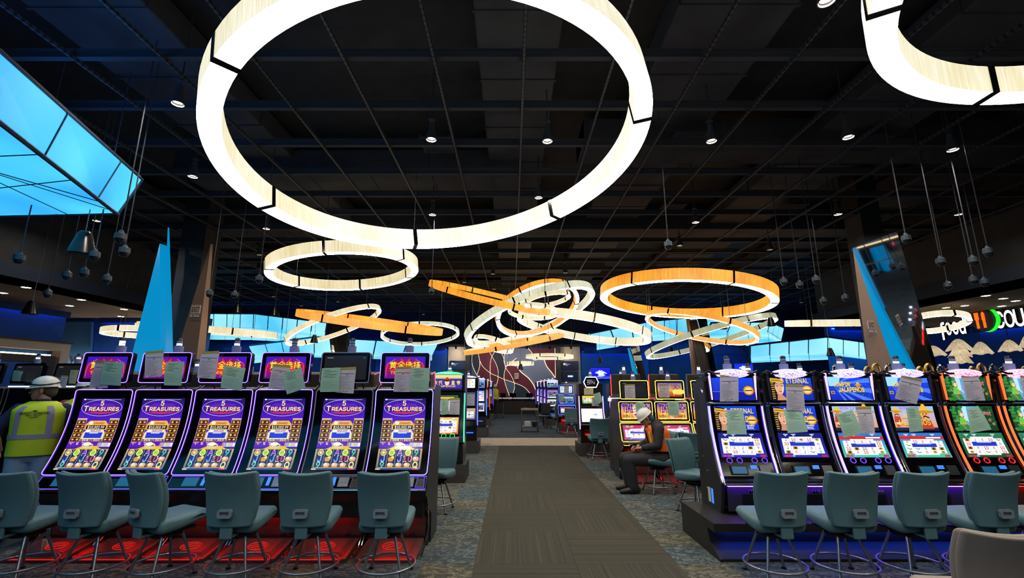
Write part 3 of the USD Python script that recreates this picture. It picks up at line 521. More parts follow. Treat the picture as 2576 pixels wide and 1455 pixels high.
def symbol(art, cx, cy, s, k, lv=2):
    if k in ('A', 'J', '9', 'Q', 'K', '10'):
        c = {'A': '#b04ad0', 'J': '#5a86e0', '9': '#35b878', 'Q': '#e8d84a', 'K': '#e07a30', '10': '#c02838'}[k]
        art.text(k, cx, cy, s * 1.08, '#f4f4ff', lv); art.text(k, cx, cy, s * .96, c, lv + 1)
    elif k == 'coin': art.ell(cx, cy, s * .62, s * .62, '#d8c890', lv); art.ell(cx, cy, s * .48, s * .48, '#b89a4a', lv + 1); art.ell(cx, cy, s * .2, s * .2, '#f8f4e0', lv + 2)
    elif k == 'jade': art.ell(cx, cy, s * .62, s * .62, '#e4e87a', lv); art.ell(cx, cy, s * .42, s * .42, '#9ccc3a', lv + 1)
    elif k == 'pig': art.ell(cx, cy, s * .62, s * .36, '#c89a4a', lv); art.ell(cx + s * .3, cy + s * .25, s * .3, s * .26, '#ecd090', lv + 1); art.rect(cx - s * .5, cy - s * .5, cx + s * .4, cy - s * .25, '#d8a84a', lv)
    else:
        art.ell(cx, cy, s * .66, s * .42, '#c89c74', lv); art.ell(cx - s * .2, cy + s * .1, s * .3, s * .3, '#f0dcc4', lv + 1); art.ell(cx + s * .26, cy, s * .26, s * .26, '#dcb8a0', lv + 1); art.rect(cx - s * .55, cy - s * .5, cx + s * .55, cy - s * .3, '#d89c3c', lv)
def art_treasures():
    W, H = .49, .80; a = Art(W, H)
    a.rect(0, 0, W, H * .3, '#241a70', 0, col2='#4a1aa0'); a.rect(0, H * .3, W, H * .72, '#5a1ab8', 0, col2='#4818b4'); a.rect(0, H * .72, W, H, '#4a18b8', 0, col2='#1c1050')
    a.rect(.05, H - .022, .45, H - .016, '#9aa0c8', 1); a.ell(.03, H - .018, .014, .008, '#e8ecff', 1)
    cx, cy = W * .5, H * .855; a.ell(cx, cy, .235, .098, '#d8c8f0', 1, 40); a.ell(cx, cy, .230, .093, '#3c16a0', 2, 40); a.poly([(cx - .17, cy - .06), (cx, cy - .075), (cx + .17, cy - .06), (cx + .1, cy - .05), (cx - .1, cy - .05)], '#c02a70', 3)
    a.poly([(cx - .19, cy - .01), (cx - .05, cy + .015), (cx + .19, cy - .012), (cx + .12, cy + .05), (cx - .1, cy + .052)], '#5a20b0', 3)
    a.text('5', cx, cy + .052, .062, '#6a3a10', 4); a.text('5', cx - .002, cy + .054, .056, '#ffe9b0', 5)
    for dx, dy, c, l in ((.004, -.004, '#4a1408', 4), (0, 0, '#e8742a', 5), (0, .004, '#ffe6b4', 6)):
        a.text('T', cx - .178 + dx, cy - .012 + dy, .068 - .004 * (l - 4), c, l); a.text('REASURES', cx + .032 + dx, cy - .018 + dy, .048 - .003 * (l - 4), c, l, width=.345)
    y1 = H * .70
    for s in (-1, 1):
        x0 = .005 if s < 0 else W - .115; a.rect(x0, H * .37, x0 + .11, H * .685, '#d8a63a', 1)
        for k in range(5):
            y = H * .678 - (k + 1) * .049; a.rect(x0 + .005, y, x0 + .105, y + .043, '#4a1c14', 2)
            for q in (0, 1): symbol(a, x0 + .03 + .05 * q, y + .022, .020, ['coin', 'fish', 'pig', 'jade', 'fish'][(k + q) % 5], 3)
        a.rect(x0, H * .69, x0 + .11, H * .70, '#d8dcf0', 1)
    def plaque(cy, h, gold): a.poly([(cx - .125, cy - h / 2), (cx + .125, cy - h / 2), (cx + .125, cy + h * .1), (cx + .09, cy + h / 2), (cx - .09, cy + h / 2), (cx - .125, cy + h * .1)], gold, 1)
    plaque(H * .60, .105, '#e6b24c'); a.rect(cx - .112, H * .60 - .045, cx + .112, H * .60 - .002, '#120a06', 2); a.text('$10,002.99', cx, H * .60 - .024, .030, '#fdf4d8', 3, width=.19); a.text('GRAND', cx + .02, H * .60 + .022, .024, '#b0301c', 3, width=.12); a.ell(cx - .07, H * .60 + .026, .022, .018, '#fff2d0', 3)
    plaque(H * .475, .115, '#e4d8b0'); a.rect(cx - .10, H * .475 - .045, cx + .10, H * .475 + .018, '#2638c8', 2); a.rect(cx - .05, H * .475 + .006, cx + .05, H * .475 + .014, '#dfe4ff', 3); a.text('MAJOR', cx + .015, H * .475 + .036, .022, '#8a3ac8', 3, width=.11); a.ell(cx - .075, H * .475 + .036, .018, .016, '#f4f4ff', 3)
    for s, t in ((-1, '$38.88'), (1, '$18.31')): a.rect(cx + s * .065 - .06, H * .375, cx + s * .065 + .06, H * .405, '#e0b850', 1, .01); a.rect(cx + s * .065 - .052, H * .38, cx + s * .065 + .052, H * .40, '#120c08', 2); a.text(t, cx + s * .065, H * .39, .016, '#fff2d0', 3)
    for x, t in ((.04, 'CREDIT'), (.11, 'BET'), (.17, 'WIN')): a.text(t, x, H * .355, .012, '#ffd080', 2); a.text('0' if t != 'BET' else '88', x, H * .335, .013, '#ffffff', 2)
    a.rect(W - .15, H * .30, W - .005, H * .355, '#c8c4d8', 1)
    for k in range(6): a.rect(W - .146 + k * .024, H * .305, W - .128 + k * .024, H * .35, ['#e06a5a', '#6aa0e0', '#d8d070', '#9ad080', '#e0a0d0', '#f0f0f0'][k], 2)
    a.poly([(cx - .14, H * .268), (cx + .16, H * .268), (cx + .09, H * .31), (cx - .06, H * .31)], '#e0b83a', 2); a.ell(cx - .01, H * .315, .062, .030, '#d9c49a', 3); a.ell(cx - .02, H * .335, .045, .022, '#f2e8d2', 4); a.ell(cx - .01, H * .315, .05, .008, '#5a4a30', 4)
    a.rect(.0, 0, W, H * .27, '#3a4a8a', 1, col2='#c8a860'); a.rect(.014, .02, W - .014, H * .268, '#d8c040', 2)
    G = [['coin', 'jade', 'A', 'jade', '9'], ['J', 'pig', 'J', '10', 'fish'], ['9', 'fish', 'fish', 'fish', 'Q']]
    cw = (W - .034) / 5
    for c in range(5):
        a.rect(.017 + c * cw + .0015, .024, .017 + (c + 1) * cw - .0015, H * .263, '#1c2a58' if c % 2 else '#20306a', 3)
        for r in range(3): symbol(a, .017 + (c + .5) * cw, H * .263 - .034 - r * .064, .056, G[r][c], 4)
    a.rect(0, 0, .05, .012, '#e8d890', 2); a.rect(W - .09, 0, W - .02, .014, '#d84a7a', 2)
    return a
def art_topgold():
    W, H = .47, .255; a = Art(W, H); a.rect(0, 0, W, H * .5, '#5a0a8a', 0, col2='#a80e3a'); a.rect(0, H * .5, W, H, '#a80e3a', 0, col2='#4a0c9a')
    a.poly([(W / 2 + .2 * math.cos(t) * (1 if i % 2 else .45), H * .48 + .12 * math.sin(t) * (1 if i % 2 else .45)) for i, t in enumerate(np.linspace(0, 2 * PI, 25)[:-1])], '#e8301c', 1)
    for s in (-1, 1):
        a.poly([(W / 2 + s * x, y) for x, y in ((.235, H), (.235, .14), (.21, .19), (.17, .205), (.11, .235), (.06, H))], '#3a14b8', 2); a.line([(W / 2 + s * x, y) for x, y in ((.215, .02), (.22, .1), (.205, .17), (.16, .2), (.12, .225))], .005, '#e060d0', 3)
    for k, ch in enumerate(('huang', 'jin', 'xuan', 'ze')):
        hanzi(a, ch, .095 + k * .093, H * .60, .082, '#6a2008', 3, .17); hanzi(a, ch, .095 + k * .093, H * .605, .082, '#ffe23c', 4, .10)
    a.text('TREASURES', W / 2, H * .26, .036, '#5a1808', 3, width=.34); a.text('TREASURES', W / 2, H * .265, .032, '#ffb03a', 4, width=.335)
    return a
def art_dark(W, H):
    a = Art(W, H); a.rect(0, 0, W, H, '#17171b', 0); a.rect(.03, H - .03, .10, H - .024, '#9aa0a8', 1); a.rect(W - .04, H - .03, W - .03, H - .025, '#c0c4c8', 1); return a
def woman(a, x, y, s):
    """A dark haired woman in an old golden headdress, head and neck."""
    p = lambda L: [(x + u * s, y + v * s) for u, v in L]
    a.poly(p([(0, .02), (.30, 0), (.46, .12), (.42, .5), (.40, .92), (.06, 1.0), (-.02, .7)]), '#140c10', 1)
    for k in range(9): a.rect(x + .02 * s, y + (.06 + k * .09) * s, x + .14 * s, y + (.10 + k * .09) * s, '#c89a3a', 2)
    a.poly(p([(.20, 0), (.24, .22), (.20, .3), (.40, .36), (.46, .2), (.62, .06), (.60, 0)]), '#c88a66', 2)
    a.poly(p([(.17, .66), (.16, .5), (.2, .36), (.30, .26), (.40, .24), (.49, .32), (.55, .48), (.56, .66), (.48, .78), (.3, .78)]), '#e2ab84', 3)
    a.poly(p([(.42, .25), (.50, .33), (.55, .48), (.56, .66), (.50, .7), (.47, .5)]), '#f0c6a2', 4)
    for u in (.255, .465): a.ell(x + u * s, y + .575 * s, .062 * s, .024 * s, '#f8f0e8', 5); a.ell(x + (u + .01) * s, y + .575 * s, .024 * s, .024 * s, '#1c1210', 6); a.line(p([(u - .08, .58), (u, .612), (u + .08, .59)]), .016 * s, '#140a0a', 6); a.line(p([(u - .08, .655), (u + .01, .69), (u + .09, .66)]), .018 * s, '#2a140c', 6)
    a.line(p([(.375, .56), (.40, .46), (.37, .44)]), .014 * s, '#b87850', 5); a.poly(p([(.30, .365), (.37, .38), (.45, .365), (.38, .335)]), '#b81a2a', 5)
    a.poly(p([(0, .76), (.2, .74), (.56, .72), (.6, .82), (.3, .9), (.02, .92)]), '#d8a838', 5); a.poly(p([(.04, .82), (.3, .80), (.56, .77), (.57, .79), (.3, .83), (.04, .85)]), '#7a4a14', 6); a.ell(x + .5 * s, y + .84 * s, .06 * s, .08 * s, '#f0c850', 6)
def art_eternal(W, H, title=True, face=True, sub=True):
    a = Art(W, H); a.rect(0, 0, W, H, '#0a24b0', 0, col2='#1646e0')
    if face: woman(a, 0, .0, H)
    else: a.rect(0, H * .34, W, H * .355, '#6a86e0', 1); a.rect(0, 0, W, H * .34, '#0a1ca0', 1)
    ex, ey = W * .86, H * (.42 if title else .40)
    for r, c in ((.066, '#a05a18'), (.056, '#e8a83c'), (.04, '#ffd88a')): a.ell(ex, ey, r, r * .86, c, 2 if r > .06 else 3 if r > .05 else 4)
    a.rect(ex - .045, ey - .008, ex + .045, ey + .006, '#6a3a12', 5); a.rect(ex + .06, ey - .008, ex + .08, ey + .004, '#c03030', 3)
    if title:
        for d, c, l in ((.004, '#1a1236', 3), (0, '#f0d488', 4)): a.text('ETERNAL', W * .66 + d, H * .80 - d, .056, c, l, width=W * .54); a.text('GOLD', W * .62 + d, H * .46 - d, .066, c, l, width=W * .34)
        if sub: a.text('FREE GAMES', W * .74, H * .2, .020, '#dfe6ff', 3, width=W * .32); a.text('Bonus', W * .8, H * .12, .018, '#ffffff', 3); a.rect(W * .68, H * .05, W * .9, H * .065, '#b8c4ff', 2)
    return a
def pepper_man(a, x, y, s, big=False):
    a.ell(x, y + .16 * s, .22 * s, .24 * s, '#e0a070', 3); a.poly([(x - .42 * s, y + .3 * s), (x + .42 * s, y + .3 * s), (x + .2 * s, y + .42 * s), (x + .06 * s, y + .66 * s), (x - .06 * s, y + .66 * s), (x - .2 * s, y + .42 * s)], '#e8b83a', 4)
    a.ell(x, y + .3 * s, .5 * s, .07 * s, '#c88a24', 5); a.line([(x - .18 * s, y + .02 * s), (x, y + .1 * s), (x + .18 * s, y + .02 * s)], .06 * s, '#2a1610', 5)
    for d in (-.08, .08): a.ell(x + d * s, y + .2 * s, .03 * s, .03 * s, '#1c1010', 5)
    a.poly([(x - .3 * s, y - .5 * s), (x + .3 * s, y - .5 * s), (x + .22 * s, y - .08 * s), (x - .22 * s, y - .08 * s)], '#b8402a' if big else '#26262e', 2)
def art_jumpin(W, H):
    a = Art(W, H); a.rect(0, 0, W, H, '#0c24b8', 0, col2='#1a4ae8')
    for k in range(12):
        t0, t1 = math.radians(-60 + 16 * k), math.radians(-53 + 16 * k); c = (W * .1, H * .62)
        q = sg.Polygon([c, (c[0] + math.cos(t0), c[1] + math.sin(t0)), (c[0] + math.cos(t1), c[1] + math.sin(t1))]).intersection(sg.box(0, 0, W, H)); a.poly(q, '#4a7af0', 1)
    a.poly(sg.Point(.03, H).buffer(.12).intersection(sg.box(0, 0, W, H)), '#9ad8f8', 2); pepper_man(a, W * .70, H * .52, .10)
    for t, x, y, w in (("JUMPIN'", W * .32, H * .66, W * .42), ('JALAPENOS', W * .52, H * .43, W * .62)):
        a.text(t, x + .003, y - .004, .060, '#1a6a4a', 3, width=w + .008); a.text(t, x, y, .055, '#f08a1a', 4, width=w); a.text(t, x, y + .003, .047, '#ffd84a', 5, width=w)
    a.rect(.01, H * .26, .055, H * .38, '#c0a060', 2); a.rect(.018, H * .28, .048, H * .35, '#6a4a2a', 3)
    for k in range(30): a.ell(*(rng.random(2) * [W * .6, H * .9] + [W * .4, H * .05]), .0022, .0022, '#dfe8ff', 2, 6)
    return a
def art_jumpin2(W, H):
    a = Art(W, H); a.rect(0, 0, W, H, '#e8903a', 0, col2='#8ac4f4'); a.rect(0, 0, W, H * .12, '#101c4a', 1)
    a.text('WIN 12 FREE', W * .48, H * .92, .032, '#c05ac8', 3, width=W * .6); pepper_man(a, W * .76, H * .5, .24, True); pepper_man(a, W * .1, H * .62, .15, True)
    for k in range(5): a.ell(W * .08 + .01 * (k % 2), H * (.2 + .09 * k), .022, .016, ['#d83a2a', '#f0e0a0', '#3a9a3a', '#e8b83a', '#d83a2a'][k], 2)
    for t, y, w in (('JUMPIN', H * .60, W * .5), ('JALAPENOS', H * .32, W * .78)): a.text(t, W * .46 + .003, y - .004, .058, '#7a2a10', 5, width=w + .006); a.text(t, W * .46, y, .054, '#ffc83a', 6, width=w)
    return a
def art_forest(W, H, title=True):
    a = Art(W, H); a.rect(0, 0, W, H, '#143a1c', 0, col2='#0e4a3a'); a.poly([(W * .22, 0), (W * .55, 0), (W * .62, H), (W * .24, H)], '#5aa4d8', 1); a.poly([(W * .28, H * .4), (W * .36, H * .4), (W * .38, H), (W * .27, H)], '#b8dcf4', 2)
    r = np.random.default_rng(5)
    for k in range(46):
        x, y = r.random(2); x = x * .24 if k % 2 else .78 + x * .22; a.ell(x * W * .96 + .008, y * H * .94 + .008, .018 + .02 * r.random(), .016, ['#1c5a22', '#2a7a2a', '#0e3a1a', '#3a8a34'][k % 4], 2 + k % 3, 8)
    x, y = W * .20, H * .5
    a.poly([(x - .03, y - .05), (x - .02, y + .06), (x + .03, y + .08), (x + .035, y - .04)], '#6a2a1a', 5); a.ell(x + .012, y + .04, .022, .026, '#f0c8a0', 6); a.poly([(x - .02, y + .02), (x - .02, y + .09), (x + .02, y + .085), (x + .0, y + .05)], '#5ab83a', 7)
    a.poly([(x - .02, y + .01), (x + .035, y + .012), (x + .05, y - .07), (x - .035, y - .07)], '#5cc23a', 6); a.line([(x + .03, y), (x + .075, y - .03), (x + .09, y - .05)], .014, '#f0c8a0', 7); a.poly([(x - .04, y - .07), (x + .055, y - .07), (x + .08, 0.006), (x - .02, 0.006)], '#3a7a34', 6); a.ell(x + .02, y - .06, .018, .014, '#e8902a', 7)
    a.line([(x - .05, y - .02), (x + .02, .02)], .004, '#d8c890', 7); a.line([(x + .12, .02), (x + .13, .08), (x + .11, .12)], .004, '#d8a84a', 7)
    for k, t in enumerate(('R', 'H', 'o')): a.text(t, W * (.47 + .06 * k), H * (.7 - .14 * k), .06, '#3a1a14', 4); a.text(t, W * (.47 + .06 * k), H * (.705 - .14 * k), .052, '#e8a08a', 5)
    if title: a.text('rest', W * .82, H * .72, .05, '#3a1014', 6, rot=-8); a.text('rest', W * .82, H * .725, .046, '#e87a7a', 7, rot=-8); a.text('o', W * .86, H * .44, .04, '#e87a7a', 7); a.text('e', W * .92, H * .28, .034, '#e87a7a', 7)
    return a
def art_reels(W, H, bg, bg2, seed=0, frame='#f4f4ee', bar=None):
    a = Art(W, H); a.rect(0, 0, W, H, bg, 0, col2=bg2); r = np.random.default_rng(seed)
    for x in (.06, .15, .36): a.rect(x, H - .022, x + .05, H - .014, '#e8ecff', 1); a.rect(x + .012, H - .036, x + .034, H - .028, '#e8ecff', 1)
    if bar: a.rect(0, H - .07, W, H - .035, bar, 1); a.rect(W * .6, H - .062, W * .93, H - .045, '#e8e8f4', 2); a.rect(W * .6, H - .044, W * .93, H - .036, '#181c4a', 2)
    y0, y1 = .035, H - .055 - (.025 if bar else 0); cw = (W - .06) / 5; rh = (y1 - y0) / 4
    for c in range(5):
        dy = -.010 if c in (1, 2, 3) else .006; dy2 = .012 if c in (1, 2, 3) else -.006
        a.rect(.03 + c * cw, y0 + dy, .03 + (c + 1) * cw - .002, y1 + dy2, frame, 2)
        for q in range(4):
            cx, cy = .03 + (c + .5) * cw, y0 + (q + .5) * rh; k = int(r.integers(0, 8))
            if c in (1, 2, 3) and q == 2: continue
            if k < 5: a.text(['10', 'A', 'J', 'K', '9'][k], cx, cy, .030, ['#b02234', '#b07ac8', '#4a74c8', '#c87a3a', '#3aa07a'][k], 3)
            elif k == 5: a.ell(cx, cy, .024, .013, '#d8a43a', 3); a.ell(cx, cy + .004, .012, .008, '#5a7a3a', 4)
            elif k == 6: a.rect(cx - .026, cy - .016, cx + .026, cy + .016, '#b8903a', 3); a.ell(cx, cy, .014, .012, '#4a2a10', 4)
            else: a.line([(cx - .02, cy + .008), (cx, cy - .006), (cx + .022, cy)], .008, '#3a8a5a', 3)
    a.rect(.03 + cw * .95, y0 + rh * 1.98, .03 + cw * 4.03, y0 + rh * 3.0, '#2436c0', 5); a.rect(.03 + cw * 1.6, y0 + rh * 2.78, .03 + cw * 3.4, y0 + rh * 2.95, '#c8d0ff', 6)
    for x, w, c in ((.02, .04, '#d8344a'), (.065, .035, '#d8344a'), (.105, .03, '#8aa0e8'), (W - .075, .06, '#d02030')): a.rect(x, .006, x + w, .024, c, 2)
    return a
def art_tiki(W, H):
    a = Art(W, H); a.rect(0, 0, W, H * .5, '#f0681a', 0, col2='#f4b040'); a.rect(0, H * .5, W, H, '#f0a848', 0, col2='#5a2ac8')
    for x, s in ((.12, .8), (.24, 1.), (.86, .8), (.95, .7)): a.poly([(W * x - .03 * s, 0), (W * x + .03 * s, 0), (W * x + .02 * s, H * .3), (W * x, H * .6 * s), (W * x - .02 * s, H * .3)], '#ffd040', 1)
    a.ell(W * .5, H * .5, .06, H * .46, '#f8e0c0', 2)
    for k in range(4): a.line([(W * .5 - .04, H * (.3 + .16 * k)), (W * .5, H * (.36 + .16 * k)), (W * .5 + .04, H * (.3 + .16 * k))], .012, ['#5a2ac0', '#c03028', '#3a1a8a', '#d87a2a'][k], 3)
    a.ell(W * .5, H * .30, .022, .02, '#d02020', 4)
    for t, x, w in (('TIKI', W * .23, W * .36), ('TORCH', W * .79, W * .38)): a.text(t, x + .004, H * .70, .17, '#f0d8a0', 3, width=w + .012); a.text(t, x, H * .70, .155, '#5a1c9a', 4, width=w); a.text(t, x, H * .74, .07, '#3a1050', 5, width=w * .98)
    a.text('WIN', W * .16, H * .2, .05, '#3a0a5a', 4, width=W * .2); a.ell(W * .31, H * .2, .03, .028, '#e8e04a', 4); a.text('20', W * .31, H * .2, .034, '#1a1a10', 5); a.text('FREE GAMES!', W * .7, H * .2, .05, '#3a0a5a', 4, width=W * .5); a.rect(.02, .01, W - .02, H * .1, '#f4d878', 2)
    return a
def art_tiki_top(W, H):
    a = Art(W, H); a.rect(0, 0, W, H * .4, '#8a2a10', 0, col2='#e87a1a'); a.rect(0, H * .4, W, H, '#e8b040', 0, col2='#5a3aa0'); a.ell(W * .85, H * .35, .12, .05, '#ffd860', 1); a.poly([(W * .64, H * .1), (W * .67, H * .1), (W * .66, H * .5), (W * .655, H * .62), (W * .645, H * .5)], '#ffe8a0', 2)
    a.text('TIKI', W * .22, H * .76, .085, '#f0d060', 3, width=W * .28); a.text('TIKI', W * .22, H * .76, .075, '#4a1450', 4, width=W * .27); a.text('TORCH', W * .73, H * .70, .10, '#f0d060', 3, width=W * .42); a.text('TORCH', W * .73, H * .70, .09, '#4a1450', 4, width=W * .40); return a
def art_tiki_low(W, H):
    a = art_reels(W, H, '#5a1ac0', '#c01a5a', 31, '#f4f0ff', '#c8186a'); a.rect(0, 0, .03, H * .7, '#c02a8a', 1); a.rect(.05, H - .045, .16, H - .03, '#4ac04a', 3); return a
def art_emperor(W, H):
    a = Art(W, H); a.rect(0, 0, W, H * .3, '#181048', 0, col2='#4a3ab8'); a.rect(0, H * .3, W, H, '#5a48c8', 0, col2='#f4e46a'); a.rect(0, H * .3, W, H * .75, '#3a2aa0', 1)
    for k, ch in enumerate(('mo', 'dai', 'huang2', 'di')): hanzi(a, ch, W * (.12, .28, .70, .88)[k], H * .48, .075, '#f4e03c', 3, .13)
    a.poly([(W * .36, H * .62), (W * .5, H * .86), (W * .64, H * .62)], '#c03020', 3); a.ell(W * .5, H * .5, .045, .058, '#f0d0a8', 3); a.ell(W * .5, H * .62, .05, .018, '#26202a', 4); a.text('EMPEROR', W * .5, H * .24, .034, '#f0c84a', 4, width=W * .56); return a
def art_white(W, H):
    a = Art(W, H); a.rect(0, 0, W, H, '#f4f6fa', 0); a.rect(W * .26, H * .5, W * .74, H * .6, '#4a6a80', 1); a.rect(W * .26, H * .44, W * .74, H * .47, '#8aa0b0', 1); return a
def art_generic(W, H, c1, c2, seed, name=None):
    a = Art(W, H); a.rect(0, 0, W, H, c1, 0, col2=c2); r = np.random.default_rng(seed); C = ['#f4f0e0', '#e8b43a', '#d84a3a', '#5ac0e0', '#7ad06a', '#c080d0', '#26305a']
    a.rect(W * .06, H * .80, W * (.5 + .4 * r.random()), H * .90, C[int(r.integers(0, 4))], 1)
    for i in range(5):
        a.rect(W * (.08 + .17 * i), H * .16, W * (.235 + .17 * i), H * .72, '#f0f0f4' if seed % 2 else '#1a2450', 1)
        for k in range(3): q = int(r.integers(0, 7)); x, y = W * (.158 + .17 * i), H * (.26 + .18 * k); a.ell(x, y, W * .05, H * .06, C[q], 2, 10) if q % 2 else a.rect(x - W * .05, y - H * .05, x + W * .05, y + H * .05, C[q], 2)
    a.rect(W * .08, H * .03, W * .3, H * .1, C[int(r.integers(1, 6))], 1)
    if name: a.rect(W * .08, H * .3, W * .92, H * .8, c2, 5); a.text(name, W / 2, H * .55, H * .32, '#f0e040', 6, width=W * .6)
    return a
# ------------------------------------------------------------------ gaming machines
emi('neon_violet', '#5a22ff', 2.2); emi('neon_lilac', '#6a58f0', 1.6); emi('core_violet', '#f0d8ff', 1.6); emi('bar_edge', '#3c24ff', 1.6); emi('neon_dim', '#8a86a8', .35); emi('neon_amber', '#ffd95a', 1.6); emi('neon_blue', '#4a62ff', 3.); emi('neon_white', '#f4f6ff', 2.2); emi('neon_red', '#ff3a2a', 3.)
emi('neon_green', '#3affa0', 2.); emi('neon_pink', '#ff4a8a', 2.); emi('bar_white', '#bda8ff', 2.0); emi('bar_red', '#ff5a2a', 2.4); emi('bar_off', '#5a5a78', .15, rough=.15); emi('kick_red', '#ff0a04', 30.); emi('kick_violet', '#7028ff', 45.); emi('kick_blue', '#2a50ff', 9.)
emi('deck_blue', '#3a86ff', 1.2); emi('button_violet', '#6a3aff', 1.5); emi('button_red', '#ff1a2a', 1.5); emi('button_green', '#1aff4a', 1.5); emi('logo_red', '#ff2010', .8); emi('display_teal', '#3a9ad0', .35)
pbr('candle_clear', '#8088b8', .15, 0.); pbr('side_panel', '#2b2c31', .38, .3); pbr('kick_plate', '#5a4a48', .35, .5, bump=.1); pbr('gold_cap', '#d8b060', .2, .9); pbr('tape_ochre', '#8a7a3a', .6); pbr('back_brown', '#2c211a', .55)
reg('dome_glitter', {'tc': ('texture_coordinate', {}), 'n': ('voronoi_texture', {'scale': 60.0}), 'r': ('rgb_ramp', {'ramp': [(.0, lin('#ffffff')), (.5, lin('#c9b8ff')), (1., lin('#5a3ac8'))]}), 'p': ('principled_bsdf', {'base_color': (.2, .2, .25), 'roughness': .2, 'emission_strength': 1.6})}, [('tc.object', 'n.vector'), ('n.distance', 'r.fac'), ('r.color', 'p.emission_color')])
reg('dome_red', {'tc': ('texture_coordinate', {}), 'n': ('voronoi_texture', {'scale': 60.0}), 'r': ('rgb_ramp', {'ramp': [(.0, lin('#ffffff')), (.5, lin('#ffb0d0')), (1., lin('#d02a6a'))]}), 'p': ('principled_bsdf', {'base_color': (.2, .2, .25), 'roughness': .2, 'emission_strength': 1.4})}, [('tc.object', 'n.vector'), ('n.distance', 'r.fac'), ('r.color', 'p.emission_color')])
def panel(t, w, h, c, tilt, art, neon, r=.03, thick=.05, margin=None, house='screen_housing', screen='screen', tr=.006):
    s, k = math.sin(math.radians(tilt)), math.cos(math.radians(tilt)); c = np.array(c)
    f = lambda x, y, d: c + np.array([x, y * s - d * k, y * k + d * s])
    v, fa = prism(rpoly(w, h, r, 5), 0, thick, 'z', .006)
    b = part(t, house, (np.array([f(p[0], p[1], -thick + p[2]) for p in v]), fa), 'black_gloss', 30)
    if art is not None: art_part(b, screen, art, lambda x, y, d: f(x - art.w / 2, y - art.h / 2, d + .001))
    if neon:
        lf = part(t, 'light_frame', tube([f(x, y, .002) for x, y in rpoly(w - .004, h - .004, r, 5)], tr, 6, closed=True), neon)
        if neon in ('neon_violet', 'neon_lilac'): part(lf, 'light_core', tube([f(x, y, .006) for x, y in rpoly(w - .004, h - .004, r, 5)], .0028, 5, closed=True), 'core_violet')
    return b
def candle(t, x, y, z, lit=1, w=.05, s=1.):
    c = (x, y, z); P = lambda r, a, b: lathe([(0, a * s), (r, a * s), (r, b * s), (0, b * s)], 16, c)
    m = part(t, 'signal_candle', lathe([(0, 0), (w, 0), (w, .085 * s), (w * .56, .09 * s), (w * .56, .158 * s), (w * .5, .18 * s), (0, .183 * s)], 16, c), 'candle_clear', 30)
    part(m, 'lamp_band', P(w * .6, .092, .119), 'candle_white' if lit else 'candle_clear', 30)
    part(m, 'lamp_band', P(w * .6, .123, .152), 'candle_white' if lit > 1 else 'candle_clear', 30); part(m, 'black_ring', P(w * .66, .088, .093), 'black_plastic'); part(m, 'black_ring', P(w * .66, .119, .123), 'black_plastic'); part(m, 'cap', lathe([(w * .63, .155 * s), (w * .63, .16 * s), (w * .5, .183 * s), (0, .188 * s)], 16, c), 'black_plastic')
AT, ATG = art_treasures(), art_topgold()
scr_y = lambda t: .065 + .225 * (1 - (1 - min(max(t, 0.), 1.)) ** 2.3); scr_z = lambda t: .77 + .90 * t
def scr(x, t, d=0.):
    dy, dz = .5175 * (1 - min(max(t, 0.), 1.)) ** 1.3, .90; L = math.hypot(dy, dz); return np.array([x, scr_y(t) - d * dz / L, scr_z(t) + d * dy / L])
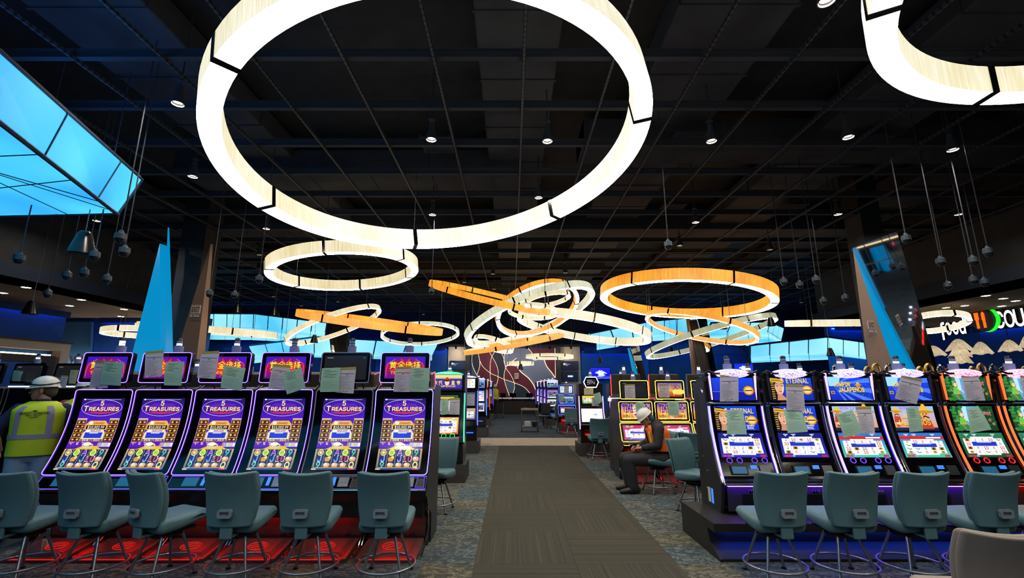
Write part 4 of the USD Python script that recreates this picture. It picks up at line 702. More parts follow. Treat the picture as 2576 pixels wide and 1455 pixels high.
def curved_machine(xc, label, neon, top_art, lit):
    t = thing('gaming_machine', label, 'slot machine', (xc, 5.17, .004), 0, None)
    T = np.linspace(0, 1, 15); prof = [(scr_y(q) + .012, scr_z(q)) for q in T] + [(.40, 1.70), (.80, 1.70), (.80, 0), (.30, 0), (.30, .30), (.16, .40), (.03, .585), (.03, .62), (.09, .76)]
    part(t, 'cabinet', prism(prof, -.325, .325, 'x'), 'black_plastic', 25)
    for s in (-1, 1): part(t, 'side_panel', prism([(.40, .30), (.17, .44), (.045, .60), (.10, .77)] + [(scr_y(q) + .03, scr_z(q)) for q in T[1:]] + [(.42, 1.72), (.82, 1.72), (.82, .0), (.42, .0)], s * .325, s * .341, 'x'), 'side_panel')
    fr = sheet(lambda u, v: scr((u - .5) * .665, v), 4, 16, .02); g = part(t, 'screen_glass', (fr[0], fr[1]), 'black_gloss', 40)
    def f(x, y, d): return scr(x - AT.w / 2 + .008, .055 + y / .90 * .945, d + .001)
    art_part(g, 'screen', AT, f, strips=12, step=.0005)
    R = [scr(x, .5 + y / .952, .003) for x, y in rpoly(.665, .955, .035, 5)]; P = []
    for a, b in zip(R, R[1:] + R[:1]):
        k = max(1, int(abs(a[2] - b[2]) / .06)); P += [a + (b - a) * i / k for i in range(k)]
    P = [scr(p[0], min(max((p[2] - .77) / .90, 0), 1), .004) for p in P]
    lf = part(t, 'light_frame', tube(P, .0065, 6, closed=True), neon)
    if neon != 'neon_dim': part(lf, 'light_core', tube([p + [0, -.006, .001] for p in P], .0026, 5, closed=True), 'core_violet')
    # deck
    D = lambda x, q, d=0.: np.array([x, .006 + .085 * q, .632 + .118 * q + d])
    dk = part(t, 'button_deck', quadprism([D(-.335, 0), D(.335, 0), D(.335, 1), D(-.335, 1)], (0, .03, -.03)), 'black_gloss')
    part(t, 'deck_light', tube([D(x, q, .004) for x, q in ((-.33, .04), (.33, .04), (.33, .98), (-.33, .98))], .0045, 6, closed=True), 'neon_dim' if neon == 'neon_dim' else 'neon_lilac')
    part(dk, 'touch_display', quadprism([D(-.18, .25, .003), D(-.02, .25, .003), D(-.02, .9, .003), D(-.18, .9, .003)], (0, .0, .004)), 'display_teal')
    part(dk, 'ticket_slot', quadprism([D(.02, .3, .003), D(.055, .3, .003), D(.055, .9, .003), D(.02, .9, .003)], (0, 0, .006)), 'deck_blue')
    part(dk, 'bill_acceptor', cat(quadprism([D(.09, .15, .003), D(.20, .15, .003), D(.20, .9, .003), D(.09, .9, .003)], (0, -.01, .012)), cbox(D(.145, .4, .018), (.08, .012, .008))), 'gunmetal')
    part(dk, 'service_button', quadprism([D(.22, .12, .003), D(.315, .12, .003), D(.305, .92, .003), D(.235, .92, .003)], (0, 0, .005)), 'black_plastic'); part(dk, 'button_outline', tube([D(x, q, .009) for x, q in ((.22, .12), (.315, .12), (.305, .92), (.235, .92))], .003, 5, closed=True), 'neon_dim' if neon == 'neon_dim' else 'neon_lilac')
    part(t, 'chrome_lip', tube([D(-.34, -.03), D(.34, -.03)], .009, 8), 'chrome', 40)
    part(t, 'belly_door', cat(rbox((0, .12, .465), (.62, .05, .27), .02)), 'black_plastic', 30)
    part(t, 'kick_panel', box(-.30, .30, .285, .30, .11, .34), 'kick_plate'); part(t, 'kick_bar', cat(box(-.325, .325, .23, .30, .085, .115), lathe([(0, .0), (.022, .005), (.022, .03), (0, .036)], 12, (.16, .25, .105))), 'black_plastic')
    part(t, 'kick_light', box(-.20, .20, .225, .255, .338, .348), 'kick_red')
    rp = part(t, 'foot_ramp', prism([(.25, .0), (.25, .10), (.18, .095), (-.20, .035), (-.21, .0)], -.30, .30, 'x'), 'kick_plate'); part(rp, 'ramp_edge', box(-.26, .26, -.213, -.20, .028, .034), 'logo_red')
    for q in range(9):
        o = .012 * q; part(rp, 'tread_rib', tube([(.26 - o, .20, .100), (.26 - o, -.15 + o, .050 + o * .15), (-.26 + o, -.15 + o, .050 + o * .15)], .002, 4), 'kick_plate') if q < 6 else None
    E_ = lambda a, k: (.10 * math.cos(a) * k, .05 + .075 * math.sin(a) * k, .077 + .012 * math.sin(a) * k)
    part(rp, 'ramp_logo', cat(tube([E_(a, 1) for a in np.linspace(0, 2 * PI, 25)[:-1]], .003, 4, closed=True), tube([(-.085, .02, .075), (-.02, .075, .084), (.06, .09, .086)], .003, 4), tube([(-.05, .0, .072), (.02, .04, .078), (.085, .06, .081)], .003, 4)), 'logo_red')
    for s in (-1, 1): part(t, 'chrome_skirt', tube([(s * .335, .05, .60), (s * .335, .24, .38), (s * .335, .27, .22), (s * .335, .10, .06), (s * .335, -.12, .02)], .008, 6), 'chrome')
    # top box
    part(t, 'neck', cat(box(-.10, .10, .36, .42, 1.66, 1.80), tube([(-.16, .36, 1.68), (-.2, .33, 1.76)], .008, 6), tube([(.2, .38, 1.66), (.17, .33, 1.78)], .008, 6)), 'black_plastic')
    panel(t, .575, .352, (0, .245, 1.925), 4, top_art, neon, .03, .07, house='top_box', screen='top_screen')
    candle(t, .01, .40, 2.10, lit)
    return t
LEFT = [(-4.765, 'curved purple lit gaming machine farthest left, nearest the man in the yellow vest', 'neon_violet', ATG, 2), (-4.065, 'curved purple lit gaming machine, second from the left', 'neon_violet', ATG, 1),
        (-3.362, 'curved purple lit gaming machine, third from the left', 'neon_violet', ATG, 1), (-2.66, 'curved purple lit gaming machine, third from the aisle in the left row', 'neon_violet', ATG, 0),
        (-1.955, 'curved gaming machine whose top screen is dark, left row', 'neon_dim', None, 0), (-1.255, 'curved gaming machine at the aisle end of the left row, outlined in pale light', 'neon_lilac', ATG, 1)]
for xc, l, n, a, k in LEFT: curved_machine(xc, l, n, a or art_dark(.50, .28), k)
# backs of the machines that stand behind the left row, facing away
ORD0 = ['leftmost', 'second', 'third', 'fourth', 'dark topped', 'aisle end']
for i, (xc, y, z) in enumerate(((-4.9, 6.0, 0), (-4.2, 6.0, 0), (-3.5, 6.0, 0), (-2.8, 6.0, 0), (-2.1, 6.0, 0), (-1.36, 6.0, 0))):
    def build_back():
        t = thing('gaming_machine', 'black rear of a gaming machine behind the leftmost curved machine of the left row', 'slot machine', (xc, y, .004), 0, 'machines back to back with the left row')
        part(t, 'cabinet', prism([(0, 0), (0, 1.86), (.28, 1.90), (.34, 1.70), (.62, .80), (.68, .62), (.40, .4), (.42, 0)], -.31, .31, 'x'), 'back_brown'); part(t, 'rear_door', rbox((0, -.01, 1.25), (.5, .03, .8), .012), 'black_plastic', 30)
        part(t, 'edge_light', tube([(.315, .02, 1.86), (.315, .28, 1.90), (.315, .34, 1.70), (.315, .62, .80)], .006, 5), 'neon_pink'); candle(t, 0, .16, 1.88, 1)
        return t
    if i == 0: BK = build_back()
    else: dup(BK, (xc, y, .004), 0, f'black rear of a gaming machine behind the {ORD0[i]} left row machine', None, None, 'gaming_machine')

# upright machines of the right row
CAP = [(.29, .0), (.33, .0)]
def upright_machine(xc, label, arts, bar, dome, lit, buttons, belly='kick_violet'):
    t = thing('gaming_machine', label, 'slot machine', (xc, 5.35, .33))
    o = -.33
    sy = lambda z: .06 + .20 * (1 - abs(1 - min((z - .72) / .80, 1.)) ** 1.9)
    T = np.linspace(.72, 1.52, 9); prof = [(sy(z) + .015, z + o) for z in T] + [(.27, 1.86 + o), (.62, 1.80 + o), (.62, 0), (.14, 0), (.10, .10), (.06, .30), (.0, .33), (.0, .36)]
    part(t, 'cabinet', prism(prof, -.30, .30, 'x'), 'black_plastic', 25)
    for s in (-1, 1): part(t, 'side_panel', prism([(.13, .0), (.05, .30), (.03, .36)] + [(sy(z) + .03, z + o) for z in T] + [(.30, 1.80 + o), (.64, 1.74 + o), (.64, 0)], s * .30, s * .335, 'x'), 'side_panel')
    P3 = lambda x, z, d=0.: np.array([x, sy(z) - d, z + o + .2 * d])
    g = part(t, 'screen_glass', sheet(lambda u, v: P3((u - .5) * .60, .86 + v * .645, .0), 4, 12, .015), 'black_gloss', 40)
    top_a, up_a, low_a = arts
    art_part(g, 'upper_screen', up_a, lambda x, y, d: P3(x - up_a.w / 2 - .005, 1.205 + y, d + .001), strips=6)
    art_part(g, 'lower_screen', low_a, lambda x, y, d: P3((x - low_a.w / 2) * (1.06 - .15 * y), .918 + y, d + .001), strips=6)
    for s in (-1, 1):
        path = [P3(s * .315, z, .012) for z in np.linspace(.66, 1.50, 12)]
        lb = part(t, 'light_bar', tube(path, .011, 8), bar); bar == 'bar_white' and part(lb, 'bar_edge', cat(tube([p + [-s * .012, .004, 0] for p in path], .006, 6)), 'bar_edge'); part(t, 'chrome_rail', cat(tube([p + [s * .02, .012, 0] for p in path], .011, 8), lathe([(0, -.02), (.02, -.02), (.024, 0), (.02, .02), (0, .022)], 10, path[-1])), 'chrome', 40)
    part(t, 'cross_rail', tube([P3(-.315, 1.515, .012), P3(.315, 1.515, .012)], .014, 8), 'chrome', 40)
    th = .27; f = lambda x, y, d: np.array([x, .245 + .10 * y - d, 1.54 + o + y])
    tb = part(t, 'top_glass', quadprism([f(-.258, 0, .0), f(.258, 0, 0), f(.258, .30, 0), f(-.258, .30, 0)], (0, .05, 0)), 'black_gloss'); art_part(tb, 'top_screen', top_a, lambda x, y, d: f(x - top_a.w / 2, y + .01, d + .001))
    for s in (-1, 1):
        for k, (x0, x1, zt) in enumerate(((.262, .278, .315), (.280, .316, .215), (.298, .336, .115))):
            w = .011; q = lambda x, y: np.array([s * x, .25 + .05 * k, 1.555 + o + y])
            fb = part(t, 'fan_blade', quadprism([q(x0 - .004, .0), q(x0 + .006, 0), q(x1 + w, zt), q(x1 - w, zt)], (0, .02, 0)), bar); part(fb, 'blade_cap', cbox(q(x1, zt + .012) + [0, .01, 0], (.024, .05, .022)), 'gold_cap')
    part(t, 'crown', cat(tube([(-.34, .24, 1.865 + o), (-.29, .23, 1.895 + o), (-.22, .22, 1.865 + o), (.22, .22, 1.865 + o), (.29, .23, 1.895 + o), (.34, .24, 1.865 + o)], .012, 6), box(-.33, .33, .25, .60, 1.835 + o, 1.86 + o)), 'dark_metal', 30)
    part(t, 'crown_dome', (lambda m: (m[0] * [.22, .09, .055] + [0, .27, 1.865 + o], m[1]))((lambda s_: (np.array(s_.vertices), np.array(s_.faces)))(trimesh.creation.icosphere(3, 1.))), dome, True)
    candle(t, .02, .40, 1.90 + o, lit, .052)
    D = lambda x, q, d=0.: np.array([x, .0 + .06 * q, .655 + o + .075 * q + d])
    dk = part(t, 'button_deck', cat(quadprism([D(-.33, 0), D(.33, 0), D(.33, 1), D(-.33, 1)], (0, .05, -.02)), quadprism([P3(-.30, .725, .0), P3(.30, .725, 0), P3(.30, .87, 0), P3(-.30, .87, 0)], (0, .03, 0))), 'black_gloss')
    part(dk, 'bill_display', cat(quadprism([P3(-.20, .745, .003), P3(-.01, .745, .003), P3(-.01, .835, .003), P3(-.20, .835, .003)], (0, -.012, .004))), 'dark_metal'); part(dk, 'display_glass', quadprism([P3(-.185, .755, .018), P3(-.025, .755, .018), P3(-.025, .825, .018), P3(-.185, .825, .018)], (0, -.002, 0)), 'display_teal')
    part(dk, 'ticket_slot', quadprism([P3(.03, .80, .003), P3(.10, .80, .003), P3(.10, .835, .003), P3(.03, .835, .003)], (0, -.008, .004)), 'deck_blue'); part(dk, 'card_reader', cat(quadprism([P3(.13, .74, .003), P3(.24, .74, .003), P3(.24, .835, .003), P3(.13, .835, .003)], (0, -.012, .004))), 'gunmetal')
    if buttons:
        for x in (-.185, -.07, .10, .215): b = part(dk, 'button', lathe([(0, .012), (.026, .010), (.030, 0)], 16), 'black_gloss') if False else part(dk, 'button', tube([P3(x + .030 * math.cos(a), .886 + .026 * math.sin(a), .006) for a in np.linspace(0, 2 * PI, 19)[:-1]], .005, 6, closed=True), buttons)
    part(t, 'deck_rail', tube([(-.335, .06, .40), (-.335, .0, .34), (-.32, -.015, .325), (.32, -.015, .325), (.335, .0, .34), (.335, .06, .40)], .012, 8), 'chrome', 40)
    bl = part(t, 'belly_panel', box(-.28, .28, .045, .06, .04, .28), 'charcoal')
    for q in range(6): part(bl, 'vent_slat', box(-.12, .06, .032, .046, .10 + .022 * q, .108 + .022 * q), 'dark_metal')
    part(bl, 'maker_badge', cat(*[mv(lathe([(0, .004), (.014, .004), (.016, 0)], 10), (x, .04, .245), rx=90) for x in (-.03, 0., .03)]), 'chrome'); part(t, 'belly_light', box(-.28, .28, .008, .036, .300, .308), belly)
    return t
RT = art_eternal; W1, H1, W2, H2, W3, H3 = .50, .285, .50, .275, .50, .262
RIGHT = [(2.663, 'upright gaming machine at the aisle end of the right row, scarab on blue', (RT(W1, H1, False, False), RT(W2, H2), art_reels(W3, H3, '#2a2ab8', '#141a70', 1)), 'bar_white', 'dome_glitter', 0, 'button_violet'),
         (3.367, 'upright gaming machine with a dark haired woman on its top screen, unlit side bars', (RT(W1, H1, True, True, False), RT(W2, H2), art_reels(W3, H3, '#2a2ab8', '#141a70', 2)), 'bar_off', 'dome_glitter', 0, None),
         (4.071, 'upright gaming machine with blue starry pepper screen and lit violet side bars', (art_jumpin(W1, H1), art_jumpin2(W2, H2), art_reels(W3, H3, '#4ac0a0', '#2a6ad0', 3, '#f2f8ee', '#d02a2a')), 'bar_white', 'dome_glitter', 1, 'button_violet'),
         (4.775, 'upright gaming machine with blue pepper screen and a tilted white sheet across it', (art_jumpin(W1, H1), art_jumpin2(W2, H2), art_reels(W3, H3, '#4ac0a0', '#2a6ad0', 4, '#f2f8ee', '#d02a2a')), 'bar_off', 'dome_glitter', 1, None),
         (5.479, 'upright gaming machine with a forest archer picture and red side bars', (art_forest(W1, H1), art_forest(W2, H2), art_reels(W3, H3, '#1a4a2a', '#2a7a5a', 5)), 'bar_red', 'dome_red', 1, 'button_red', 'kick_red'),
         (6.183, 'upright red lit gaming machine cut by the right edge of the photo', (art_forest(W1, H1), art_forest(W2, H2), art_reels(W3, H3, '#1a4a2a', '#2a7a5a', 6)), 'bar_red', 'dome_red', 1, 'button_red', 'kick_red')]
for i, a in enumerate(RIGHT):
    t = upright_machine(*a)
    if i == 0:
        part(t, 'louvre', cat(*[box(-.338, -.33, .50, .56, .34 + .03 * q, .35 + .03 * q) for q in range(32)]), 'black_plastic', kind='stuff')
        for y, z in ((.50, .55), (.40, .40), (.46, .20)): part(t, 'rivet', mv(lathe([(0, .004), (.010, .003), (.011, 0)], 8), (-.335, y, z), ry=-90), 'gold_cap')
        part(t, 'spec_label', box(-.3375, -.335, .36, .43, .06, .22), 'white_plastic'); part(t, 'spec_label', box(-.3375, -.335, .29, .34, .06, .22), 'deck_blue')
ORD1 = ['aisle end', 'second', 'third', 'fourth', 'fifth', 'last']
def arch_ornaments(t):
    for x, h, r in ((-.27, .15, .045), (-.16, .11, .035), (.14, .12, .038), (.26, .16, .048)): part(t, 'arch_ornament', tube([(x + r, .10, 1.83)] + [(x + r * math.cos(a), .10, 1.84 + h * .4 + h * .6 * math.sin(a)) for a in np.linspace(0, PI, 12)] + [(x - r, .10, 1.83)], .017, 8), 'chrome' if x < 0 else 'gold_cap', 40)
pl = thing('machine_plinth', 'long black wooden plinth under the right row of machines', 'plinth')
part(pl, 'body', prism([(5.99, 0), (5.99, .33), (5.08, .33), (5.08, .25), (5.26, .25), (5.22, .12), (4.99, .03), (4.99, 0)], 2.085, 7.2, 'x'), 'black_wood'); part(pl, 'added_toe_glow', box(2.2, 7.1, 5.20, 5.235, .236, .2495), 'kick_blue'); part(pl, 'end_board', prism([(6.0, .004), (6.0, .335), (5.07, .335), (5.07, .25), (5.25, .25), (5.21, .12), (4.98, .03), (4.98, .004)], 2.07, 2.085, 'x'), 'black_wood')  # blue strip under the lip is added, unseen, to colour the floor
for i, xc in enumerate((3.2, 3.9, 4.6, 5.3, 6.0, 6.7)):
    arch = i == 2
    def build_rear():
        t = thing('gaming_machine', f'dark rear of a gaming machine behind the {ORD1[i]} right row machine', 'slot machine', (xc, 6.06, .004), 0, 'machines back to back with the right row')
        part(t, 'cabinet', prism([(0, 0), (0, 1.74), (.10, 1.82), (.34, 1.84), (.42, 1.5), (.60, .75), (.64, .60), (.45, .5), (.45, 0)], -.33, .33, 'x'), 'side_panel')
        arch_ornaments(t) if arch else None; candle(t, 0, .2, 1.83, 1); return t
    if i in (0, 2): BR = build_rear()
    else: dup(BR, (xc, 6.06, .004), 0, f'dark rear of a gaming machine behind the {ORD1[i]} right row machine', None, None, 'gaming_machine')

# two-screen machines outlined in yellow
def twin_machine(xc, y, label, arts, neon, w=.66, top='box', lit=1, kick='kick_red', zs=1.):
    t = thing('gaming_machine', label, 'slot machine', (xc, y, .004), scale=(1, 1, zs) if zs != 1 else None)
    part(t, 'cabinet', prism([(.06, .72), (.20, 1.04), (.24, 1.06), (.27, 1.42), (.34, 1.46), (.80, 1.46), (.80, 0), (.32, 0), (.32, .40), (.05, .58), (-.02, .64), (-.02, .68)], -w / 2 + .01, w / 2 - .01, 'x'), 'black_plastic', 25)
    for s in (-1, 1): part(t, 'side_panel', prism([(.05, .58), (-.03, .66), (.05, .74), (.19, 1.05), (.25, 1.45), (.82, 1.45), (.82, 0), (.36, 0), (.34, .38)], s * (w / 2 - .01), s * w / 2, 'x'), 'side_panel')
    panel(t, w - .02, .365, (0, .225, 1.235), 4, arts[1], neon, .03, .05, house='upper_housing', screen='upper_screen', tr=.009); panel(t, w - .0, .36, (0, .105, .865), 24, arts[2], neon, .03, .05, house='lower_housing', screen='lower_screen', tr=.009)
    if top == 'box': panel(t, .55, .35, (0, .26, 1.64), 3, arts[0], neon, .03, .07, house='top_box', screen='top_screen', tr=.009); part(t, 'neck', box(-.1, .1, .30, .36, 1.44, 1.6), 'black_plastic'); candle(t, .03, .42, 1.81, lit)
    part(t, 'button_deck', quadprism([(-w / 2, -.03, .64), (w / 2, -.03, .64), (w / 2, .05, .71), (-w / 2, .05, .71)], (0, .02, -.03)), 'black_gloss'); part(t, 'deck_light', cat(tube([(-w / 2 + .02, -.03, .65), (-w / 2 + .12, -.03, .65), (-w / 2 + .12, .04, .71), (-w / 2 + .02, .04, .71)], .007, 5, closed=True), tube([(-w / 2 + .15, .05, .715), (w / 2 - .02, .05, .715)], .008, 5)), neon)
    part(t, 'bill_acceptor', cat(cbox((.05, -.01, .69), (.2, .04, .035))), 'gunmetal'); part(t, 'kick_panel', box(-w / 2 + .03, w / 2 - .03, .30, .32, .10, .40), 'kick_plate'); part(t, 'kick_light', box(-.2, .2, .2, .23, .44, .45), kick); part(t, 'foot_ramp', prism([(.32, 0), (.32, .09), (.25, .09), (-.1, .03), (-.1, 0)], -w / 2 + .03, w / 2 - .03, 'x'), 'kick_plate')
    part(t, 'chrome_skirt', cat(*[tube([(s * w / 2, -.03, .66), (s * w / 2, .05, .58), (s * w / 2, .33, .38), (s * w / 2, .30, .2), (s * w / 2, .02, .03)], .01, 6) for s in (-1, 1)]), 'chrome')
    return t
TK = (art_tiki_top(.47, .27), art_tiki(.56, .29), art_tiki_low(.56, .27))
twin_machine(2.36, 8.75, 'yellow outlined gaming machine with a dark top screen, nearest the seated man', (art_dark(.49, .29), TK[1], TK[2]), 'neon_amber')
twin_machine(3.05, 8.75, 'yellow outlined gaming machine with orange torch pictures on all three screens', TK, 'neon_amber')
twin_machine(3.74, 8.75, 'gaming machine with a blue fire title, mostly behind the right row', (art_generic(.47, .27, '#101a5a', '#2a3ac0', 8, 'FIRE'), TK[1], TK[2]), 'neon_amber')
for i, (x, c) in enumerate(((2.40, 0), (3.20, 0), (4.0, 0))):
    t = thing('gaming_machine', ['dark brown rear of a gaming machine behind the dark yellow framed top', 'dark brown rear of a gaming machine behind the torch pictures', 'dark brown rear of a gaming machine behind the fire title'][i], 'slot machine', (x, 9.75, .004))
    part(t, 'cabinet', prism([(0, 0), (0, 1.45), (.03, 1.55), (.03, 1.94), (.10, 1.96), (.16, 1.5), (.5, .8), (.5, 0)], -.31, .31, 'x'), 'back_brown'); part(t, 'rear_rib', cat(box(-.1, -.08, -.012, 0, 1.5, 1.94), box(.1, .12, -.012, 0, 1.5, 1.94)), 'back_brown'); part(t, 'edge_light', tube([(-.318, .03, 1.5), (-.318, .03, 1.94)], .01, 5), 'neon_red' if i < 2 else 'neon_dim'); candle(t, -.02, .1, 1.95, 2)
    part(t, 'glow_band', box(-.4, .4, .0, .01, 1.40, 1.47), 'neon_red' if i else 'neon_white')

# single machines at the row ends beyond
def tower_machine(name, xc, y, label, arts, bar, w=.68, zs=1., base='kick_blue', crown='dome', sizes=((.60, .30, 1.78), (.48, .40, 1.36), (.50, .34, .98)), buttons=None, cat_='slot machine'):
    t = thing(name, label, cat_, (xc, y, .004))
    H = 1.92 * zs
    part(t, 'cabinet', prism([(.04, .78 * zs), (.16, 1.1 * zs), (.18, 1.6 * zs), (.12, 1.62 * zs), (.12, H), (.6, H), (.6, 0), (.06, 0), (.06, .3), (.0, .6 * zs), (-.04, .70 * zs)], -w / 2 + .02, w / 2 - .02, 'x'), 'black_plastic', 25)
    for s in (-1, 1): part(t, 'light_bar', tube([(s * w / 2, -.045, .70 * zs), (s * (w / 2 - .01), .05, .90 * zs), (s * (w / 2 - .02), .13, 1.15 * zs), (s * (w / 2 - .02), .16, 1.58 * zs)], .014, 6), bar)
    for k, ((sw, sh, z), a) in enumerate(zip(sizes, arts)):
        if a is None: continue
        panel(t, sw, sh * zs, (0, (.10, .135, .065)[k], z * zs), (0, 2, 18)[k], a, None, .02, .03, house=('top_box', 'upper_housing', 'lower_housing')[k], screen=('top_screen', 'upper_screen', 'lower_screen')[k])
    part(t, 'button_deck', quadprism([(-w / 2, -.06, .68 * zs), (w / 2, -.06, .68 * zs), (w / 2, .03, .80 * zs), (-w / 2, .03, .80 * zs)], (0, .03, -.02)), 'black_gloss')
    part(t, 'base_light', box(-.2, .2, -.02, .0, .50, .51), base); part(t, 'plinth', prism([(.7, 0), (.7, .30), (-.05, .30), (-.12, .0)], -w / 2 - .04, w / 2 + .04, 'x'), 'black_wood')
    if buttons:
        for x in (-.2, -.02, .14): part(t, 'button', tube([(x + .045 * math.cos(a), -.01 + .01 * math.sin(a), .80 * zs + .04 * math.sin(a)) for a in np.linspace(0, 2 * PI, 15)[:-1]], .007, 6, closed=True), buttons)
    if crown == 'dome': part(t, 'crown_dome', (lambda s_: (np.array(s_.vertices) * [w * .42, .1, .07] + [0, .25, H], np.array(s_.faces)))(trimesh.creation.icosphere(2, 1.)), 'neon_green' if bar == 'neon_green' else 'dome_glitter', True)
    if crown == 'hex':
        hx = [(-.19, 0), (-.13, .13), (.13, .13), (.19, 0), (.13, -.13), (-.13, -.13)]; part(t, 'hexagon_sign', prism(hx, .05, .12, 'y'), 'black_gloss') if False else part(t, 'hexagon_sign', mv(prism(hx, .05, .12, 'y'), (0, 0, H + .04)), 'black_gloss'); part(t, 'hexagon_light', tube([(x, .045, z + H + .04) for x, z in hx], .016, 6, closed=True), 'neon_white')
        ar = art_generic(.24, .14, '#201008', '#3a1a08', 12); art_part(t, 'hexagon_screen', ar, lambda x, y_, d: (x - .12, .048 - d, H - .03 + y_)); candle(t, 0, .15, H + .17, 1)
    else: candle(t, .02, .3, H + .02, 1)
    return t
tower_machine('gaming_machine', -1.25, 8.85, 'green edged gaming machine with gold oriental lettering beyond the end of the left row', (art_emperor(.58, .28), art_generic(.44, .36, '#183a2a', '#2a5a3a', 21), art_reels(.48, .31, '#d8703a', '#e8b060', 22)), 'neon_green', w=.72, buttons='button_green')
tower_machine('gaming_machine', -1.22, 12.5, 'white topped gaming machine with a playing card sign past the green edged one', (art_generic(.44, .24, '#f4f4fa', '#e4e8f4', 23), art_generic(.46, .36, '#202a4a', '#3a4a8a', 24), art_generic(.48, .3, '#5a5a9a', '#c8a080', 25)), 'neon_blue', w=.62)
tower_machine('gaming_machine', -1.22, 16.5, 'blue lit gaming machine left of the aisle, third row end from the camera', (art_generic(.5, .28, '#4a6af0', '#9ab4ff', 26), art_generic(.46, .36, '#e8ecff', '#7a9aff', 27), art_generic(.48, .3, '#dfe8ff', '#8aa8ff', 28)), 'neon_blue', w=.66)
tower_machine('gaming_machine', -1.30, 20.5, 'red edged gaming machine left of the aisle, fourth row end', (art_generic(.5, .28, '#d84a2a', '#f0b060', 29), art_generic(.46, .36, '#e8a04a', '#d8502a', 30), None), 'neon_red', w=.66, base='kick_red')
tower_machine('gaming_machine', -1.30, 24.5, 'farthest gaming machine left of the aisle', (art_generic(.5, .28, '#3a5ad0', '#d08ae0', 31), art_generic(.46, .36, '#9ad0ff', '#4a6ac0', 32), None), 'neon_violet', w=.66)
tower_machine('gaming_machine', 2.05, 12.0, 'black gaming machine with a blank white screen under a hexagon sign', (None, art_generic(.46, .20, '#3a8a3a', '#e8d84a', 33), art_white(.54, .34)), 'bar_white', w=.66, zs=.92, crown='hex', sizes=((.6, .3, 1.8), (.52, .26, 1.48), (.58, .40, 1.06)), base='kick_red')
tower_machine('gaming_machine', 2.85, 12.0, 'black gaming machine under a hexagon sign, half behind the yellow outlined ones', (None, art_generic(.46, .20, '#3a8a3a', '#e8d84a', 34), art_white(.54, .34)), 'bar_white', w=.66, zs=.92, crown='hex', sizes=((.6, .3, 1.8), (.52, .26, 1.48), (.58, .40, 1.06)), base='kick_red')
DA = (art_generic(.46, .26, '#a8d0f0', '#cfe8ff', 35), art_generic(.54, .28, '#3a6ad0', '#9ac0f0', 36), art_generic(.54, .26, '#6a2a10', '#3a50c0', 37))
twin_machine(2.05, 17.4, 'blue outlined gaming machine behind the distant empty chair', DA, 'neon_blue', zs=.96); twin_machine(2.78, 17.4, 'blue outlined gaming machine beside the white screen machine', DA, 'neon_blue', zs=.96)
for i, (x, y, c, b) in enumerate(((1.80, 20.6, '#d0dcff', 'neon_violet'), (1.78, 22.6, '#e8b0d8', 'neon_violet'), (1.74, 24.8, '#c8b8ff', 'neon_blue'), (1.70, 27.2, '#f0d0f0', 'neon_violet'))):
    tower_machine('gaming_machine', x, y, f'{["nearest", "second", "third", "farthest"][i]} of the violet lit gaming machines receding right of the aisle', (art_generic(.5, .28, '#3a4ac0', c, 40 + i), art_generic(.46, .36, c, '#5a5ad0', 50 + i), art_generic(.48, .3, '#f4f4ff', c, 60 + i)), b, w=.66)

# ------------------------------------------------------------------ sheets of paper taped to the machines
pbr('tape_yellow', '#a89a30', .6)
def paper(kind, q, y, label, y2=None, group='paper sheets taped to the machines'):
    """q: the four corners as seen, top left first; the sheet hangs at distance y (y2 at its foot)."""
    P = [at(*q[0], y=y), at(*q[1], y=y), at(*q[2], y=y2 or y), at(*q[3], y=y2 or y)]; o = (P[0] + P[1]) / 2
    f = lambda u, v, d=0.: P[3] * (1 - u) * (1 - v) + P[2] * u * (1 - v) + P[0] * (1 - u) * v + P[1] * u * v - o + np.array([0, -.012 * math.sin(PI * v) * (1 if kind == 'green' else .6) - .010 * (1 - v) ** 2 - d, 0])
    t = thing('paper_sheet', label, 'paper', o)
    part(t, 'sheet', sheet(lambda u, v: f(u, v), 6, 8, .0012), {'green': 'paper_green', 'white': 'paper_white', 'cream': 'paper_cream'}[kind], 40)
    a = Art(1, 1); r = np.random.default_rng(int(q[0][0] * 7 + q[0][1] * 3 + len(kind)) % 9973)
    if kind == 'white':
        a.rect(.08, .80, .92, .815, '#3a3a48', 0); a.rect(.45, .72, .55, .78, '#8a8898', 0)
        for k in range(12): a.rect(.08, .68 - .05 * k, .08 + (.3 + .5 * r.random()), .688 - .05 * k, '#7a788a', 0)
        a.line([(.25, .06), (.33, .02), (.42, .09), (.5, .04), (.62, .10), (.7, .08)], .012, '#2a2a40', 0)
    else:
        for k in range(6): a.rect(.12 + .1 * (k % 2), .90 - .06 * k, .12 + .1 * (k % 2) + (.3 + .3 * r.random()), .912 - .06 * k, '#4a6a60', 0)
        for k in range(5): a.rect(.1, .45 - .07 * k, .5 + .3 * r.random(), .455 - .07 * k, '#5a7a70', 0)
    m, c = a.build(lambda x, y_, d: f(x, y_, .0025), 8); part(t, 'writing', m, 'ink_print', col=c)
    if kind == 'white': part(t, 'tape_strip', quadprism([f(.04, .98, .003), f(1.0, 1.0, .003), f(.98, 1.09, .003), f(-.03, 1.06, .003)], (0, -.001, 0)), 'tape_yellow')
def papermat(name, c): reg(name, {'d': ('diffuse_bsdf', {'color': lin(c)}), 't': ('translucent_bsdf', {'color': lin(c)}), 'm': ('mix_closure', {'fac': .28})}, [('d.BSDF', 'm.closure1'), ('t.BSDF', 'm.closure2')], 'm.closure')
papermat('paper_green', '#b4d8c6'); papermat('paper_white', '#d8d4e0'); papermat('paper_cream', '#e0d8b0')
ORD = ORD0
